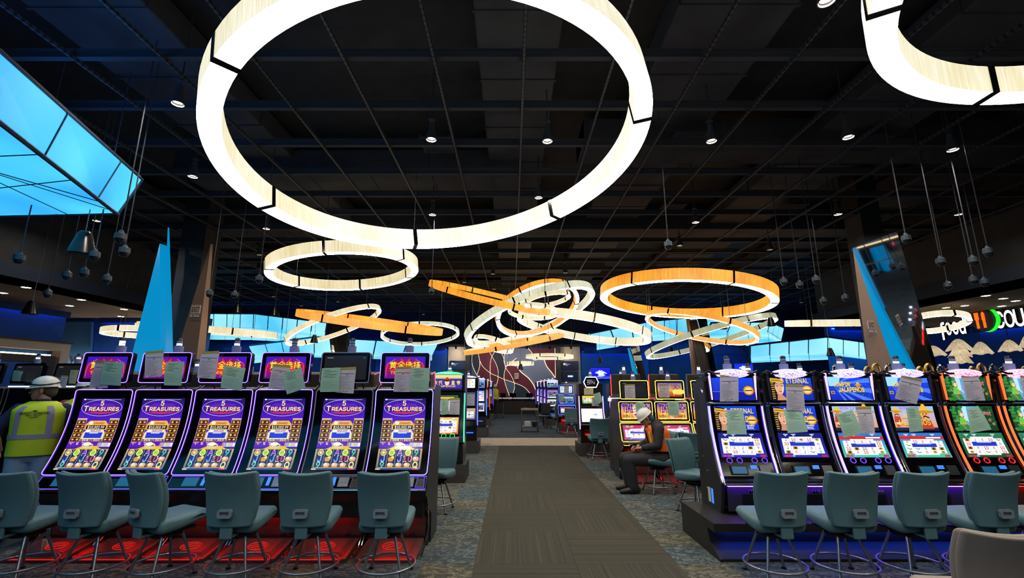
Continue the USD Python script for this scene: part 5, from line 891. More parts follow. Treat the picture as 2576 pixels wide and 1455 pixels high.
LP = [((240, 912), (287, 914), (272, 977), (226, 975)), ((262, 911), (313, 911), (305, 971), (253, 968)), ((366, 889), (412, 887), (409, 947), (366, 951)), ((418, 911), (464, 910), (458, 971), (414, 970)),
      ((507, 889), (552, 889), (543, 954), (497, 951)), ((564, 920), (618, 927), (609, 984), (556, 977)), ((687, 920), (731, 925), (720, 982), (675, 979)), ((711, 938), (759, 925), (770, 977), (723, 993)),
      ((857, 929), (896, 929), (890, 991), (845, 988)), ((810, 927), (857, 925), (854, 986), (806, 987)), ((995, 927), (1035, 927), (1031, 987), (990, 986)), ((1035, 924), (1082, 927), (1078, 987), (1031, 986))]
for i, q in enumerate(LP): k = 'white' if i % 2 == 0 else 'green'; paper(k, q, 5.375 if i % 2 else 5.385, f'{"green" if k == "green" else "white"} sheet on the top box of the {ORD[i // 2]} left row machine')
RO = ['aisle end', 'second', 'third', 'fourth', 'fifth', 'last']
RP = [('white', ((1811, 948), (1857, 946.5), (1857, 1010.6), (1810, 1010.6))), ('green', ((1826, 1032), (1868, 1031), (1878, 1093.6), (1828, 1093))), ('white', ((1976, 971), (2020, 973), (2024, 1034), (1978, 1032))), ('green', ((1971, 1030), (2016, 1033), (2031, 1087), (1980, 1090))),
      ('white', ((2152, 1028), (2192, 1028), (2200, 1092), (2165, 1091))), ('green', ((2103, 1043), (2144, 1032), (2169, 1091), (2121, 1102))), ('white', ((2266, 948), (2319, 960), (2304, 1018), (2249, 1003))), ('green', ((2278, 1026), (2308, 1024), (2321, 1085), (2286, 1088))),
      ('white', ((2417.5, 948), (2461, 947), (2477, 1008.5), (2429, 1009))), ('green', ((2432, 1030), (2460, 1021), (2492, 1081), (2438, 1090))), ('white', ((2566, 948), (2611, 948), (2622, 1009), (2574, 1009))), ('green', ((2574, 1032), (2612, 1028), (2620, 1092), (2580, 1095)))]
for i, (k, q) in enumerate(RP):
    hi = q[0][1] < 1000; paper(k, q, 5.555 if hi else 5.545, f'{"green" if k == "green" else "white"} sheet on the {RO[i // 2]} right row machine', 5.54 if hi else 5.475)
for k, q, y, l in (('white', ((1571, 970), (1597, 970), (1598, 1002), (1572, 1003)), 8.92, 'white sheet on the dark yellow framed top screen'), ('green', ((1596, 1015.5), (1618, 1011), (1627, 1042), (1603, 1051)), 8.90, 'green sheet above the helmet of the seated man'),
                   ('white', ((1657.5, 972), (1683, 970), (1684, 1001), (1658, 1001)), 8.92, 'white sheet over the torch top screen'), ('green', ((1679, 1011), (1706, 1011), (1708, 1046), (1681.5, 1046)), 8.90, 'green sheet on the torch picture right of the seated man'),
                   ('white', ((1742.5, 967), (1770, 968), (1770, 983), (1743, 983)), 8.92, 'white sheet under the blue fire title'), ('cream', ((1469, 977), (1492.5, 977), (1492.5, 994), (1469, 994)), 11.95, 'cream pad left of the hexagon sign'),
                   ('white', ((1489, 1002), (1507, 1002), (1507, 1022), (1489, 1022)), 12.02, 'white sheet above the blank white screen'), ('green', ((1492.5, 992), (1509, 987), (1516.6, 1011), (1500, 1017)), 11.95, 'green sheet tilted above the blank white screen'),
                   ('green', ((1109, 1006), (1128, 1005), (1130, 1042), (1110, 1045)), 8.88, 'green sheet on the green edged machine'), ('white', ((1131, 1005), (1157, 1005), (1156, 1044), (1130, 1043)), 8.88, 'white sheet on the green edged machine'), ('white', ((1171, 993), (1194, 993), (1194, 1021), (1171, 1021)), 12.5, 'white sheet on the machine with the playing card sign'),
                   ('white', ((1419, 973), (1431, 973), (1431, 992), (1419, 992)), 17.55, 'white sheet on the distant blue outlined machine'), ('green', ((1406, 994), (1419, 994), (1419, 1009), (1406, 1009)), 17.55, 'green sheet on the distant blue outlined machine')): paper(k, q, y, l)
# ------------------------------------------------------------------ people
pbr('skin', '#b98468', .55); pbr('denim_pale', '#8fa8c4', .8); pbr('shirt_navy', '#1c2450', .8); pbr('jacket_black', '#1f2125', .75); pbr('trousers_dark', '#242428', .8); pbr('helmet_white', '#d8d6d0', .3); pbr('vest_yellow', '#c8d820', .7); pbr('vest_orange', '#e8641c', .7)
pbr('stripe_grey', '#9a94a8', .4); pbr('shoe_black', '#1a1816', .5); pbr('hair_grey', '#4a3c34', .8); pbr('shirt_red', '#8a2438', .8); pbr('phone_black', '#0c0c10', .2); pbr('stripe_lime', '#d8e030', .5); pbr('goggle_black', '#141416', .25); pbr('scarf_teal', '#2a5a66', .8)
def limb(P, R, n=14):
    S = [m3.Manifold.sphere(r, n).translate([float(x) for x in p]) for p, r in zip(P, R)]
    return m3.Manifold.batch_boolean([m3.Manifold.batch_hull([a, b]) for a, b in zip(S, S[1:])], m3.OpType.Add)
def flesh(L, edge=.03, it=6):
    m = m3.Manifold.batch_boolean(L, m3.OpType.Add).refine_to_length(edge).to_mesh(); t = trimesh.Trimesh(m.vert_properties[:, :3], m.tri_verts, process=True)
    trimesh.smoothing.filter_taubin(t, iterations=it); return np.array(t.vertices), np.array(t.faces)
def ellip(c, r, n=18): return m3.Manifold.sphere(1., n).scale([float(x) for x in r]).translate([float(x) for x in c])
def frame_of(f, up):
    f = np.array(f, float); f /= np.linalg.norm(f); up = np.array(up, float); r = np.cross(f, up); r /= np.linalg.norm(r); return np.stack([r, f, np.cross(r, f)], 1)
def head_parts(c, f, up, r=.098):
    """Skull, jaw, nose, ears as solids; c is the centre of the head, f where it faces."""
    B = frame_of(f, up); q = lambda x, y, z: np.asarray(c) + B @ np.array([x, y, z])
    L = [limb([q(0, -.02, .03), q(0, .01, .02)], [r * .97, r * .9], 20), limb([q(0, .02, -.02), q(0, .055, -.085)], [r * .78, .042], 16), limb([q(0, .085, .01), q(0, .112, -.025)], [.012, .017], 10), limb([q(-.02, .09, -.062), q(.02, .09, -.062)], [.012, .012], 8), limb([q(-.035, .085, .028), q(.035, .085, .028)], [.014, .014], 8)]
    for s in (-1, 1): L.append(limb([q(s * r * .92, -.005, .02), q(s * r * .95, -.01, -.03)], [.016, .012], 8))
    return L, q
def hand_solids(w, d, up, curl=.4, s=1., side=1):
    """Palm, four fingers and a thumb from the wrist w along d."""
    B = frame_of(d, up); q = lambda x, y, z: np.asarray(w) + B @ (np.array([x, y, z]) * s)
    L = [m3.Manifold.batch_hull([m3.Manifold.sphere(.013 * s, 10).translate(list(q(x, y, 0))) for x, y in ((-.022, .01), (.022, .01), (-.036, .085), (.036, .085))])]
    for k, (x, l) in enumerate(((-.032, .062), (-.011, .075), (.011, .07), (.032, .055))):
        P = [q(x, .085, 0)]; a = 0.
        for j in range(3): a += curl * .8; P.append(P[-1] + B @ (np.array([x * .12, math.cos(a), -math.sin(a)]) * l * s * (.45, .32, .23)[j]))
        L.append(limb(P, [.0085 * s, .008 * s, .0072 * s, .0065 * s], 8))
    L.append(limb([q(-side * .028, .02, 0), q(-side * .055, .05, -.008), q(-side * .052, .085, -.02)], [.012 * s, .0095 * s, .008 * s], 8)); return L
def face_detail(t, q, r, hair=True, cap=None):
    for s in (-1, 1):
        e = part(t, 'eye', (lambda m: (m[0] * .013 + q(s * .033, .083, .012), m[1]))((lambda z: (np.array(z.vertices), np.array(z.faces)))(trimesh.creation.icosphere(2, 1.))), 'white_plastic', True)
        part(e, 'iris', (lambda m: (m[0] * .007 + q(s * .033, .092, .011), m[1]))((lambda z: (np.array(z.vertices), np.array(z.faces)))(trimesh.creation.icosphere(1, 1.))), 'goggle_black', True)
    part(t, 'mouth', tube([q(-.022, .101, -.06), q(0, .105, -.062), q(.022, .101, -.06)], .004, 5), 'shirt_red')
    if hair: part(t, 'hair', flesh([limb([q(0, -.035, .03), q(0, -.06, -.03)], [r * .98, r * .72], 18)], .03, 3), 'hair_grey', True)
def helmet(t, q, r, name='hard_hat', tilt=.0, band=True):
    U = np.linspace(0, 2 * PI, 33)[:-1]
    def cap_pt(a, k): z = math.sin(k); w = math.cos(k); return q(1.22 * r * w * math.sin(a), 1.36 * r * w * math.cos(a) - .012, .045 + 1.22 * r * z)
    V, F = [], []; K = np.linspace(0, PI / 2 * .985, 9)
    for k in K: V += [cap_pt(a, k) for a in U]
    n = len(U)
    for i in range(len(K) - 1): F += [[i * n + j, i * n + (j + 1) % n, (i + 1) * n + (j + 1) % n, (i + 1) * n + j] for j in range(n)]
    brim = []
    for a in U: e = 1.06 + .22 * max(0, math.cos(a)) ** 2; brim.append(q(1.22 * r * e * math.sin(a), 1.36 * r * e * math.cos(a) - .012, .038 - .012 * max(0, math.cos(a))))
    b = len(V); V += brim; F += [[b + j, b + (j + 1) % n, (j + 1) % n, j] for j in range(n)]; V2 = list(np.array(V)[b:] - (q(0, 0, .006) - q(0, 0, 0))); c = len(V); V += V2; F += [[c + j, c + (j + 1) % n, b + (j + 1) % n, b + j] for j in range(n)]
    h = part(t, name, (np.array(V), np.array(F)), 'helmet_white', 40); part(h, 'ridge', tube([cap_pt(0, k) for k in np.linspace(.5, PI / 2, 6)] + [cap_pt(PI, k) for k in np.linspace(PI / 2, .4, 6)], .008, 6), 'helmet_white', 40)
    return h, cap_pt
def torso_fn(Z, HW, HD, c=lambda z: (0, 0)):
    def f(a, z, d=0.):
        hw, hd = np.interp(z, Z, HW) + d, np.interp(z, Z, HD) + d; ca, sa = math.cos(a), math.sin(a); k = (abs(ca) ** 2.6 + abs(sa) ** 2.6) ** (-1 / 2.6); x0, y0 = c(z); return np.array([x0 + hw * ca * k, y0 + hd * sa * k, z])
    return f
def ring_sheet(f, a0, a1, z0, z1, d, nu=24, nv=10, thick=.006): return sheet(lambda u, v: f(a0 + (a1 - a0) * u, z0 + (z1 - z0) * v, d), nu, nv, thick)

# standing man with his back to the camera, head turned to the left
M1 = thing('person', 'person in white hard hat and yellow vest standing with back turned, at the left edge', 'person', (-5.62, 5.62, .004), 28)
hl, q1 = head_parts((-.03, .03, 1.665), (-1., -.02, -.05), (0, 0, 1))
AL = [(-.20, .0, 1.44), (-.36, -.02, 1.22), (-.33, .10, .98)]; AR = [(.20, 0, 1.44), (.32, .04, 1.20), (.28, .24, 1.08)]
legs = [([(s * .10, 0, .93), (s * .12, .02, .50), (s * .13, -.01, .09)], [.105, .07, .05]) for s in (-1, 1)]
body = hl + [limb([(0, .01, 1.42), (-.005, .025, 1.60)], [.06, .058]), limb([(-.15, 0, 1.42), (.15, 0, 1.42)], [.08, .08]), limb([(0, 0, 1.38), (0, .01, 1.15), (0, 0, .97)], [.15, .13, .14]), limb(AL, [.06, .046, .034]), limb(AR, [.06, .046, .034])] + [limb(*l) for l in legs]
body += hand_solids(AL[2], (.1, .35, -1), (1, .2, 0), .5) + hand_solids(AR[2], (-.3, .9, -.2), (0, 0, 1), .6, side=-1)
part(M1, 'body', flesh(body, .025), 'skin', True); face_detail(M1, q1, .098)
hh, cp = helmet(M1, q1, .098); part(hh, 'goggle_strap', tube([cp(a, .22 + .10 * math.cos(2 * a)) + (cp(a, .2) - q1(0, 0, .05)) * .02 for a in np.linspace(0, 2 * PI, 25)[:-1]], .008, 6, closed=True), 'goggle_black'); part(hh, 'goggles', rbox(tuple(cp(0, .35) + (cp(0, .35) - q1(0, 0, .05)) * .12), (.07, .13, .06), .02), 'goggle_black', 40)
TF = torso_fn([.88, 1.0, 1.2, 1.38, 1.44, 1.50, 1.545], [.205, .205, .21, .225, .225, .165, .07], [.15, .15, .15, .155, .145, .11, .06])
part(M1, 'shirt', cat(flesh([limb([AL[0], AL[1], tuple(np.array(AL[1]) * .85 + np.array(AL[2]) * .15)], [.072, .068, .066]), limb([AR[0], AR[1], tuple(np.array(AR[1]) * .85 + np.array(AR[2]) * .15)], [.072, .068, .066]), limb([(-.13, 0, 1.41), (.13, 0, 1.41)], [.09, .09]), limb([(0, 0, 1.4), (0, 0, 1.04)], [.15, .15]), limb([(0, .01, 1.47), (0, .015, 1.52)], [.075, .07])], .03)), 'shirt_navy', True)
part(M1, 'jeans', flesh([limb(P, [R[0] + .022, R[1] + .025, R[2] + .03]) for P, R in legs] + [limb([(-.06, 0, .96), (.06, 0, .96)], [.145, .145])], .035), 'denim_pale', True)
for s in (-1, 1): part(M1, 'shoe', flesh([limb([(s * .13, -.05, .05), (s * .14, .06, .05), (s * .15, .17, .035)], [.05, .048, .034])], .03), 'shoe_black', True)
vs = part(M1, 'vest', ring_sheet(TF, 0, 2 * PI, .93, 1.535, .022, 41, 14), 'vest_yellow', 60)
part(vs, 'reflective_band', ring_sheet(TF, 0, 2 * PI, 1.115, 1.165, .027, 41, 3, .003), 'stripe_grey', 60)
for s in (-1, 1): part(vs, 'reflective_band', sheet(lambda u, v: TF(-PI / 2 + s * (.62 - .10 * v) + (u - .5) * .23, 1.165 + .32 * v, .027), 4, 8, .003), 'stripe_grey', 60)
a = Art(.26, .1)
for t_, y_, h_, w_ in (('DESERT DIAMOND', .06, .026, .25), ('WEST VALLEY', .035, .014, .13), ('CASINO', .014, .013, .075)): a.text(t_, .13, y_, h_, '#1c2410', 0, width=w_)
a.poly([(.10, .082), (.13, .094), (.16, .082), (.13, .078)], '#1c2410', 0)
m_, c_ = a.build(lambda x, y, d: TF(-PI / 2 + (x - .13) * 4.0, 1.345 + y, .031 + d)); part(vs, 'lettering', m_, 'ink_print', col=c_)

# seated man, facing left, looking down at a phone
M2 = thing('person', 'person in white helmet and orange vest seated sideways, looking down at a phone', 'person', (2.48, 8.05, .004), 90)
hl, q2 = head_parts((0, .205, 1.175), (0, .80, -.60), (0, .6, .8))
A2 = {s: [(s * .20, .05, 1.02), (s * .25, .10, .76), (s * .10, .33, .70)] for s in (-1, 1)}
L2 = {s: ([(s * .10, .02, .53), (s * .13, .56, .52), (s * .13, .50, .10)], [.10, .07, .05]) for s in (-1, 1)}
b2 = hl + [limb([(0, .08, 1.06), (0, .16, 1.15)], [.062, .058]), limb([(-.15, .05, 1.0), (.15, .05, 1.0)], [.085, .085]), limb([(0, .04, .98), (0, .0, .78), (0, -.02, .58)], [.145, .135, .14])] + [limb(A2[s], [.06, .046, .034]) for s in A2] + [limb(*L2[s]) for s in L2]
for s in (-1, 1): b2 += hand_solids(A2[s][2], (-s * .35, .9, -.05), (0, 0, 1), .55, side=s)
part(M2, 'body', flesh(b2, .02, 5), 'skin', True); face_detail(M2, q2, .098); helmet(M2, q2, .098); part(M2, 'neck_scarf', flesh([limb([q2(-.03, -.07, -.05), q2(.03, -.07, -.05)], [.06, .06])], .03, 3), 'scarf_teal', True)
part(M2, 'glasses', cat(tube([q2(-.05, .10, .012), q2(-.01, .108, .012), q2(.01, .108, .012), q2(.05, .10, .012)], .004, 5), tube([q2(.05, .10, .012), q2(.095, .0, .02)], .003, 5), tube([q2(-.05, .10, .012), q2(-.095, .0, .02)], .003, 5)), 'goggle_black')
part(M2, 'jacket', flesh([limb(A2[s][:2] + [tuple(np.array(A2[s][1]) * .2 + np.array(A2[s][2]) * .8)], [.088, .072, .056]) for s in A2] + [limb([(-.14, .04, 1.0), (.14, .04, 1.0)], [.10, .10]), limb([(0, .04, 1.0), (0, .0, .78), (0, -.02, .60)], [.16, .165, .165]), limb([(0, .06, 1.05), (0, .10, 1.09)], [.08, .072])], .03), 'jacket_black', True)
part(M2, 'trousers', flesh([limb(L2[s][0], [.125, .095, .085]) for s in L2] + [limb([(-.08, -.02, .56), (.08, -.02, .56)], [.125, .125])], .03), 'trousers_dark', True)
for s in (-1, 1): part(M2, 'shoe', flesh([limb([(s * .13, .44, .06), (s * .14, .56, .055), (s * .145, .70, .035)], [.055, .05, .035])], .03), 'shoe_black', True)
T2 = torso_fn([.62, .80, .98, 1.04, 1.09], [.20, .205, .215, .16, .09], [.165, .17, .17, .13, .10], lambda z: (0, np.interp(z, [.6, .8, 1.0, 1.09], [-.02, 0, .04, .07])))
v2 = part(M2, 'vest', ring_sheet(T2, -PI * .95, -PI * .05, .66, 1.075, .016, 20, 10), 'vest_orange', 60)
for s in (-1, 1):
    part(v2, 'vest_front', ring_sheet(T2, s * PI * .22 + (0 if s > 0 else PI), s * PI * .40 + (0 if s > 0 else PI), .66, 1.07, .018, 6, 10), 'vest_orange', 60); part(v2, 'vest_side', ring_sheet(T2, s * PI * .22 + (0 if s > 0 else PI), s * -PI * .05 + (0 if s > 0 else PI), .66, .86, .016, 6, 6), 'vest_orange', 60)
    part(v2, 'lime_band', ring_sheet(T2, s * PI * .28 + (0 if s > 0 else PI), s * PI * .33 + (0 if s > 0 else PI), .67, 1.05, .021, 3, 10, .003), 'stripe_lime', 60)
ph = thing('phone', 'black phone held by the seated man in the orange vest', 'phone', (2.065, 8.05, .725), 90); part(ph, 'case', mv(rbox((0, 0, 0), (.072, .15, .009), .004), rx=20), 'phone_black', 30); part(ph, 'glass', mv(rbox((0, 0, .0055), (.064, .138, .002), .0008), rx=20), 'display_teal')
# two more workers, mostly hidden
def worker(label, loc, rz, shirt, vest, s=1.):
    t = thing('person', label, 'person', loc, rz); hl, q = head_parts((0, .02, 1.66), (0, 1, -.1), (0, 0, 1)); ar = {k: [(k * .20, 0, 1.43), (k * .27, .02, 1.14), (k * .22, .20, .98)] for k in (-1, 1)}; lg = {k: [(k * .10, 0, .92), (k * .11, .02, .5), (k * .12, 0, .09)] for k in (-1, 1)}
    part(t, 'body', flesh(hl + [limb([(0, 0, 1.42), (0, .01, 1.6)], [.06, .058]), limb([(0, 0, 1.38), (0, 0, .97)], [.15, .14])] + [limb(ar[k], [.06, .046, .034]) for k in ar] + [limb(lg[k], [.105, .07, .05]) for k in lg] + sum([hand_solids(ar[k][2], (0, .8, -.5), (0, 0, 1), .5, side=k) for k in ar], []), .04), 'skin', True)
    face_detail(t, q, .098); helmet(t, q, .098); part(t, 'shirt', flesh([limb(ar[k][:2], [.085, .075]) for k in ar] + [limb([(-.14, 0, 1.42), (.14, 0, 1.42)], [.095, .095]), limb([(0, 0, 1.4), (0, 0, .96)], [.15, .16])], .04), shirt, True)
    part(t, 'jeans', flesh([limb(lg[k], [.127, .095, .08]) for k in lg] + [limb([(-.07, 0, .95), (.07, 0, .95)], [.135, .135])], .04), 'trousers_dark', True); v = part(t, 'vest', ring_sheet(TF, 0, 2 * PI, .93, 1.535, .022, 31, 10), vest, 60); part(v, 'reflective_band', ring_sheet(TF, 0, 2 * PI, 1.115, 1.165, .027, 31, 3, .003), 'stripe_grey', 60)
    for k in (-1, 1): part(t, 'shoe', flesh([limb([(k * .12, -.05, .05), (k * .13, .06, .05), (k * .14, .17, .035)], [.05, .048, .034])], .03), 'shoe_black', True)
worker('person in red shirt and hi-vis vest behind the leftmost purple machine', (-6.45, 7.05, .004), 30, 'shirt_red', 'vest_yellow')
worker('distant person in a yellow vest left of the far counter', (-1.02, 28.2, .004), 170, 'shirt_red', 'vest_yellow')
# ------------------------------------------------------------------ left background: bar portal, wall lettering, idle machines
BP = thing('bar_portal', 'cream bar front with warm cove light on the left blue wall', 'bar')
part(BP, 'surround', cat(box(-15.5, -15.2, 6, 15.75, 2.86, 3.12), box(-15.5, -15.2, 15.45, 15.75, 0, 2.86)), 'cream_panel'); part(BP, 'top_cap', box(-15.5, -15.15, 6, 15.8, 3.12, 3.17), 'dark_panel'); part(BP, 'inner_frame', cat(box(-15.5, -15.25, 6, 15.35, 2.46, 2.68), box(-15.5, -15.25, 15.05, 15.35, 0, 2.46)), 'dark_panel')
part(BP, 'cove_light', box(-15.36, -15.27, 6, 15.2, 2.685, 2.73), 'cove_warm'); part(BP, 'back_mirror', box(-15.5, -15.46, 6, 15.05, 0, 2.46), 'mirror_panel'); part(BP, 'bar_shelf', box(-15.46, -15.3, 6, 15.0, 1.5, 1.54), 'cream_panel')
WLt = thing('wall_lettering', 'grey letters V E R on the blue wall beside the bar', 'lettering')
v, f = text2d('VER', True)
for ch, x in zip('VER', (-16.42, -16.2, -16.0)):
    m = meshkit.text_mesh(ch, .26, .05, bold=True); part(WLt, 'letter', mv(m, (x, 17.08, 2.54), rx=90), 'stripe_grey')
for i, (px, py) in enumerate(((186, 850), (236, 862), (330, 866))):
    c = at(px, py, y=17.2); u = top('uplight', cat(cbox((c[0], 17.1, 2.0), (.12, .1, .12))), 'black_plastic', ['uplight at the corner of the bar', 'uplight on the blue wall behind the leftmost machine', 'uplight beside the cyan blade'][i], 'uplight')
    l = UsdLux.DiskLight.Define(stage, str(u.GetPath()) + '/beam'); l.CreateRadiusAttr(.05); l.CreateIntensityAttr(260.); l.CreateColorAttr(Gf.Vec3f(1, .93, .8)); l.AddTranslateOp().Set(Gf.Vec3d(c[0], 17.0, 2.08)); l.AddRotateXOp().Set(168.)
def idle_machine(x, y, label, rz=0):
    t = thing('gaming_machine', label, 'slot machine', (x, y, .004), rz); T = np.linspace(0, 1, 10)
    part(t, 'cabinet', prism([(scr_y(q) + .012, scr_z(q)) for q in T] + [(.80, 1.70), (.80, 0), (.30, 0), (.30, .30), (.03, .585), (.03, .62), (.09, .76)], -.33, .33, 'x'), 'black_plastic', 25)
    part(t, 'screen_glass', sheet(lambda u, v: scr((u - .5) * .64, v, .004), 4, 14, .015), 'black_gloss', 40); [part(t, 'edge_trim', tube([scr(s * .33, q, .004) for q in T], .008, 6), 'gunmetal', 40) for s in (-1, 1)]; panel(t, .56, .36, (0, .24, 1.93), 6, art_dark(.48, .28), None, .03, .06, house='top_box', screen='top_screen'); part(t, 'glow_bar', box(-.28, .28, .22, .25, 1.69, 1.715), 'candle_white'); candle(t, 0, .36, 2.10, 1); return t
for x, y, l in ((-7.88, 8.0, 'switched off curved machine right of the man in the yellow vest'), (-8.62, 8.0, 'switched off curved machine behind the helmet of the man in the yellow vest'), (-9.36, 8.0, 'switched off curved machine at the left edge of the photo')): idle_machine(x, y, l)
tower_machine('gaming_machine', -9.0, 7.0, 'machine with white lit bars cut by the left edge of the photo', (art_generic(.5, .28, '#2a3ac0', '#a0b4ff', 71), art_generic(.46, .36, '#1a1a5a', '#3a4ac0', 72), None), 'bar_white')
for k, q, y, l in (('white', ((155, 946), (172, 948), (167, 976), (148, 973)), 8.13, 'white sheet on the switched off machine beside the leftmost purple machine'), ('cream', ((178, 931), (199, 932), (191, 966), (174, 965)), 8.13, 'cream sheet on the switched off machine beside the leftmost purple machine'), ('green', ((36, 932), (59, 935), (52, 960), (31, 958)), 8.13, 'grey green sheet on the switched off machine at the left edge')): paper(k, q, y, l)

# ------------------------------------------------------------------ right background: food hall
pbr('sign_dark', '#3c3a44', .5); emi('sign_white', '#ffffff', 1.6); emi('sign_orange', '#ff6a10', 1.3); emi('sign_green', '#1ae62a', 1.2); shade('shade_lamp', '#a8906c', '#f4dcb4', .75, 14.)
FS = thing('food_court_sign', 'white illuminated food court sign with a fork and knife disc', 'sign')
def letter(ch, y0, w, z0, h):
    v, fa = text2d(ch, True); lo, hi = v.min(0), v.max(0); p = (v - lo) / (hi - lo); F = lambda d: np.c_[np.full(len(p), 16.0 + d), y0 - p[:, 0] * w, z0 + p[:, 1] * h]
    m = meshkit.text_mesh(ch, 1.0, .01, bold=True); vv = np.array(m.vertices); q = (vv[:, :2] - lo) / (hi - lo); r = part(FS, 'letter', (np.c_[16.0 + .10 * (1 - vv[:, 2] / .01) + .004, y0 - q[:, 0] * w, z0 + q[:, 1] * h], np.array(m.faces)), 'sign_dark'); part(r, 'letter_face', (F(0), fa), 'sign_white')
for ch, px, w, h in (('f', 2366, .24, .66), ('o', 2382, .22, .47), ('o', 2399, .22, .47), ('d', 2416, .23, .62)): c = at(px, 846 - (px - 2366) * .08, x=16.0); letter(ch, c[1], w, c[2] - (.16 if ch == 'f' else 0), h)
for ch, px, w in (('C', 2506, .30), ('O', 2531, .30), ('U', 2556, .30)): c = at(px, 828 - (px - 2506) * .10, x=16.0); letter(ch, c[1], w, c[2], .56)
for ch, y0 in (('R', 13.75), ('T', 13.4)): letter(ch, y0, .29, 3.50, .56)
dc = at(2474, 806, x=15.95); part(FS, 'disc', mv(lathe([(0, -.06), (.36, -.06), (.38, 0), (.36, .06), (0, .06)], 40), dc, ry=90), 'sign_dark', 40)
cr = sg.Point(.04, .0).buffer(.41, 24).difference(sg.Point(-.05, .01).buffer(.40, 24))
part(FS, 'green_crescent', mv(prism(cr, -.02, .03, 'x'), dc + [.03, -.04, 0], s=(1, -1, 1)), 'sign_green')
fk = unary_union([sg.box(-.045, -.26, -.005 + .02, .06), sg.box(-.075, .03, .045, .10)] + [sg.box(-.075 + .032 * k, .08, -.055 + .032 * k, .26) for k in range(4)]).buffer(.008)
kn = unary_union([sg.box(-.03, -.26, .03, .02), sg.Polygon([(-.05, .0), (.035, .0), (.035, .20), (.0, .27), (-.045, .22)])]).buffer(.008)
part(FS, 'fork', mv(prism(fk, -.01, .01, 'x'), dc + [-.08, .12, 0], s=(1, -1, 1)), 'sign_orange'); part(FS, 'knife', mv(prism(kn, -.01, .01, 'x'), dc + [-.08, -.09, 0], s=(1, -1, 1)), 'sign_orange')
part(FS, 'hanger', cat(*[tube([(16.05, y, 3.6), (16.05, y, 4.21)], .012, 5) for y in (16.7, 16.1, 15.3, 14.7, 14.2, 13.5)], box(16.04, 16.08, 13.0, 17.0, 3.78, 3.82)), 'dark_metal')
def shell_lamp(px, py, r, h, label, tiers=1):
    c = at(px, py, x=18.2); t = thing('pendant_lamp', label, 'pendant lamp', c); V = []
    for k in range(tiers):
        def g(u, v, k=k):
            a = 2 * PI * u; rr = r * (.12 + .88 * v ** .7) * (1 + .12 * math.sin(3 * a + k) * v + .05 * math.sin(9 * a) * v) * (1 - .12 * k); return np.array([rr * math.cos(a), rr * math.sin(a), h * (.5 - v) - k * h * .55 + .06 * h * math.sin(5 * a) * v])
        part(t, 'shell_tier', sheet(g, 33, 9, .01), 'shade_lamp', 50)
    part(t, 'cord', tube([(0, 0, h * .5), (0, 0, 4.2 - c[2])], .012, 5), 'dark_metal')
for a_ in ((2348, 883, .42, .42, 'cream shell pendant lamp partly behind the mirrored column', 1), (2412, 868, .40, .46, 'tiered cream shell pendant lamp under the food lettering', 3), (2468, 876, .32, .46, 'cream shell pendant lamp under the fork and knife disc', 1), (2540, 870, .30, .40, 'cream shell pendant lamp under the O of the sign', 1), (2586, 860, .24, .44, 'cream shell pendant lamp at the right edge of the photo', 1)): shell_lamp(*a_)

# ------------------------------------------------------------------ far wall: burgundy wave panel, screens, counter
emi('wave_neon', '#ffe9b8', 1.7); pbr('burgundy', '#6a1230', .8)
WP = thing('wave_panel', 'burgundy and grey wall panel with glowing cream wave lines at the far end', 'wall art')
SC = .00479; C_ = lambda L: [((x - 620) * SC, (840 - y) * SC) for x, y in L]
a = Art(5.9, 3.47); a.rect(0, 0, 5.89, 3.47, '#5c1230', 0)
for L, c in (([(620, 120), (700, 120), (735, 280), (740, 380), (705, 505), (640, 380), (620, 330)], '#1c2a48'), ([(620, 340), (640, 380), (710, 520), (800, 640), (800, 840), (620, 840)], '#5c5a78'), ([(970, 150), (1040, 165), (1090, 260), (1100, 400), (1095, 565), (1010, 530), (1010, 450), (980, 350), (915, 250)], '#1a1c34'), ([(1110, 575), (1240, 620), (1252, 680), (1195, 830), (1130, 680)], '#4a5a7a'), ([(1255, 630), (1400, 690), (1520, 840), (1200, 840), (1240, 760)], '#10283c'),
             ([(1120, 120), (1450, 120), (1510, 200), (1680, 270), (1720, 380), (1790, 470), (1845, 545), (1850, 840), (1560, 840), (1555, 720), (1520, 640), (1450, 550), (1350, 470), (1290, 395), (1280, 265), (1170, 350), (1120, 395), (1095, 300)], '#6a7390'), ([(895, 480), (905, 650), (930, 730), (990, 640), (1010, 545)], '#4a1c2c')): a.poly(C_(L), c, 1)
art_part(WP, 'panel_face', a, lambda x, y, d: (x - 2.84, 32.38 - d, y + .86), 'ink_print', step=.004)
def spline(L, n=8):
    P = np.array(L, float); out = []
    for i in range(len(P) - 1):
        p0, p1, p2, p3 = P[max(i - 1, 0)], P[i], P[i + 1], P[min(i + 2, len(P) - 1)]
        for t in np.linspace(0, 1, n, endpoint=False): out.append(.5 * ((2 * p1) + (-p0 + p2) * t + (2 * p0 - 5 * p1 + 4 * p2 - p3) * t * t + (-p0 + 3 * p1 - 3 * p2 + p3) * t ** 3))
    return out + [P[-1]]
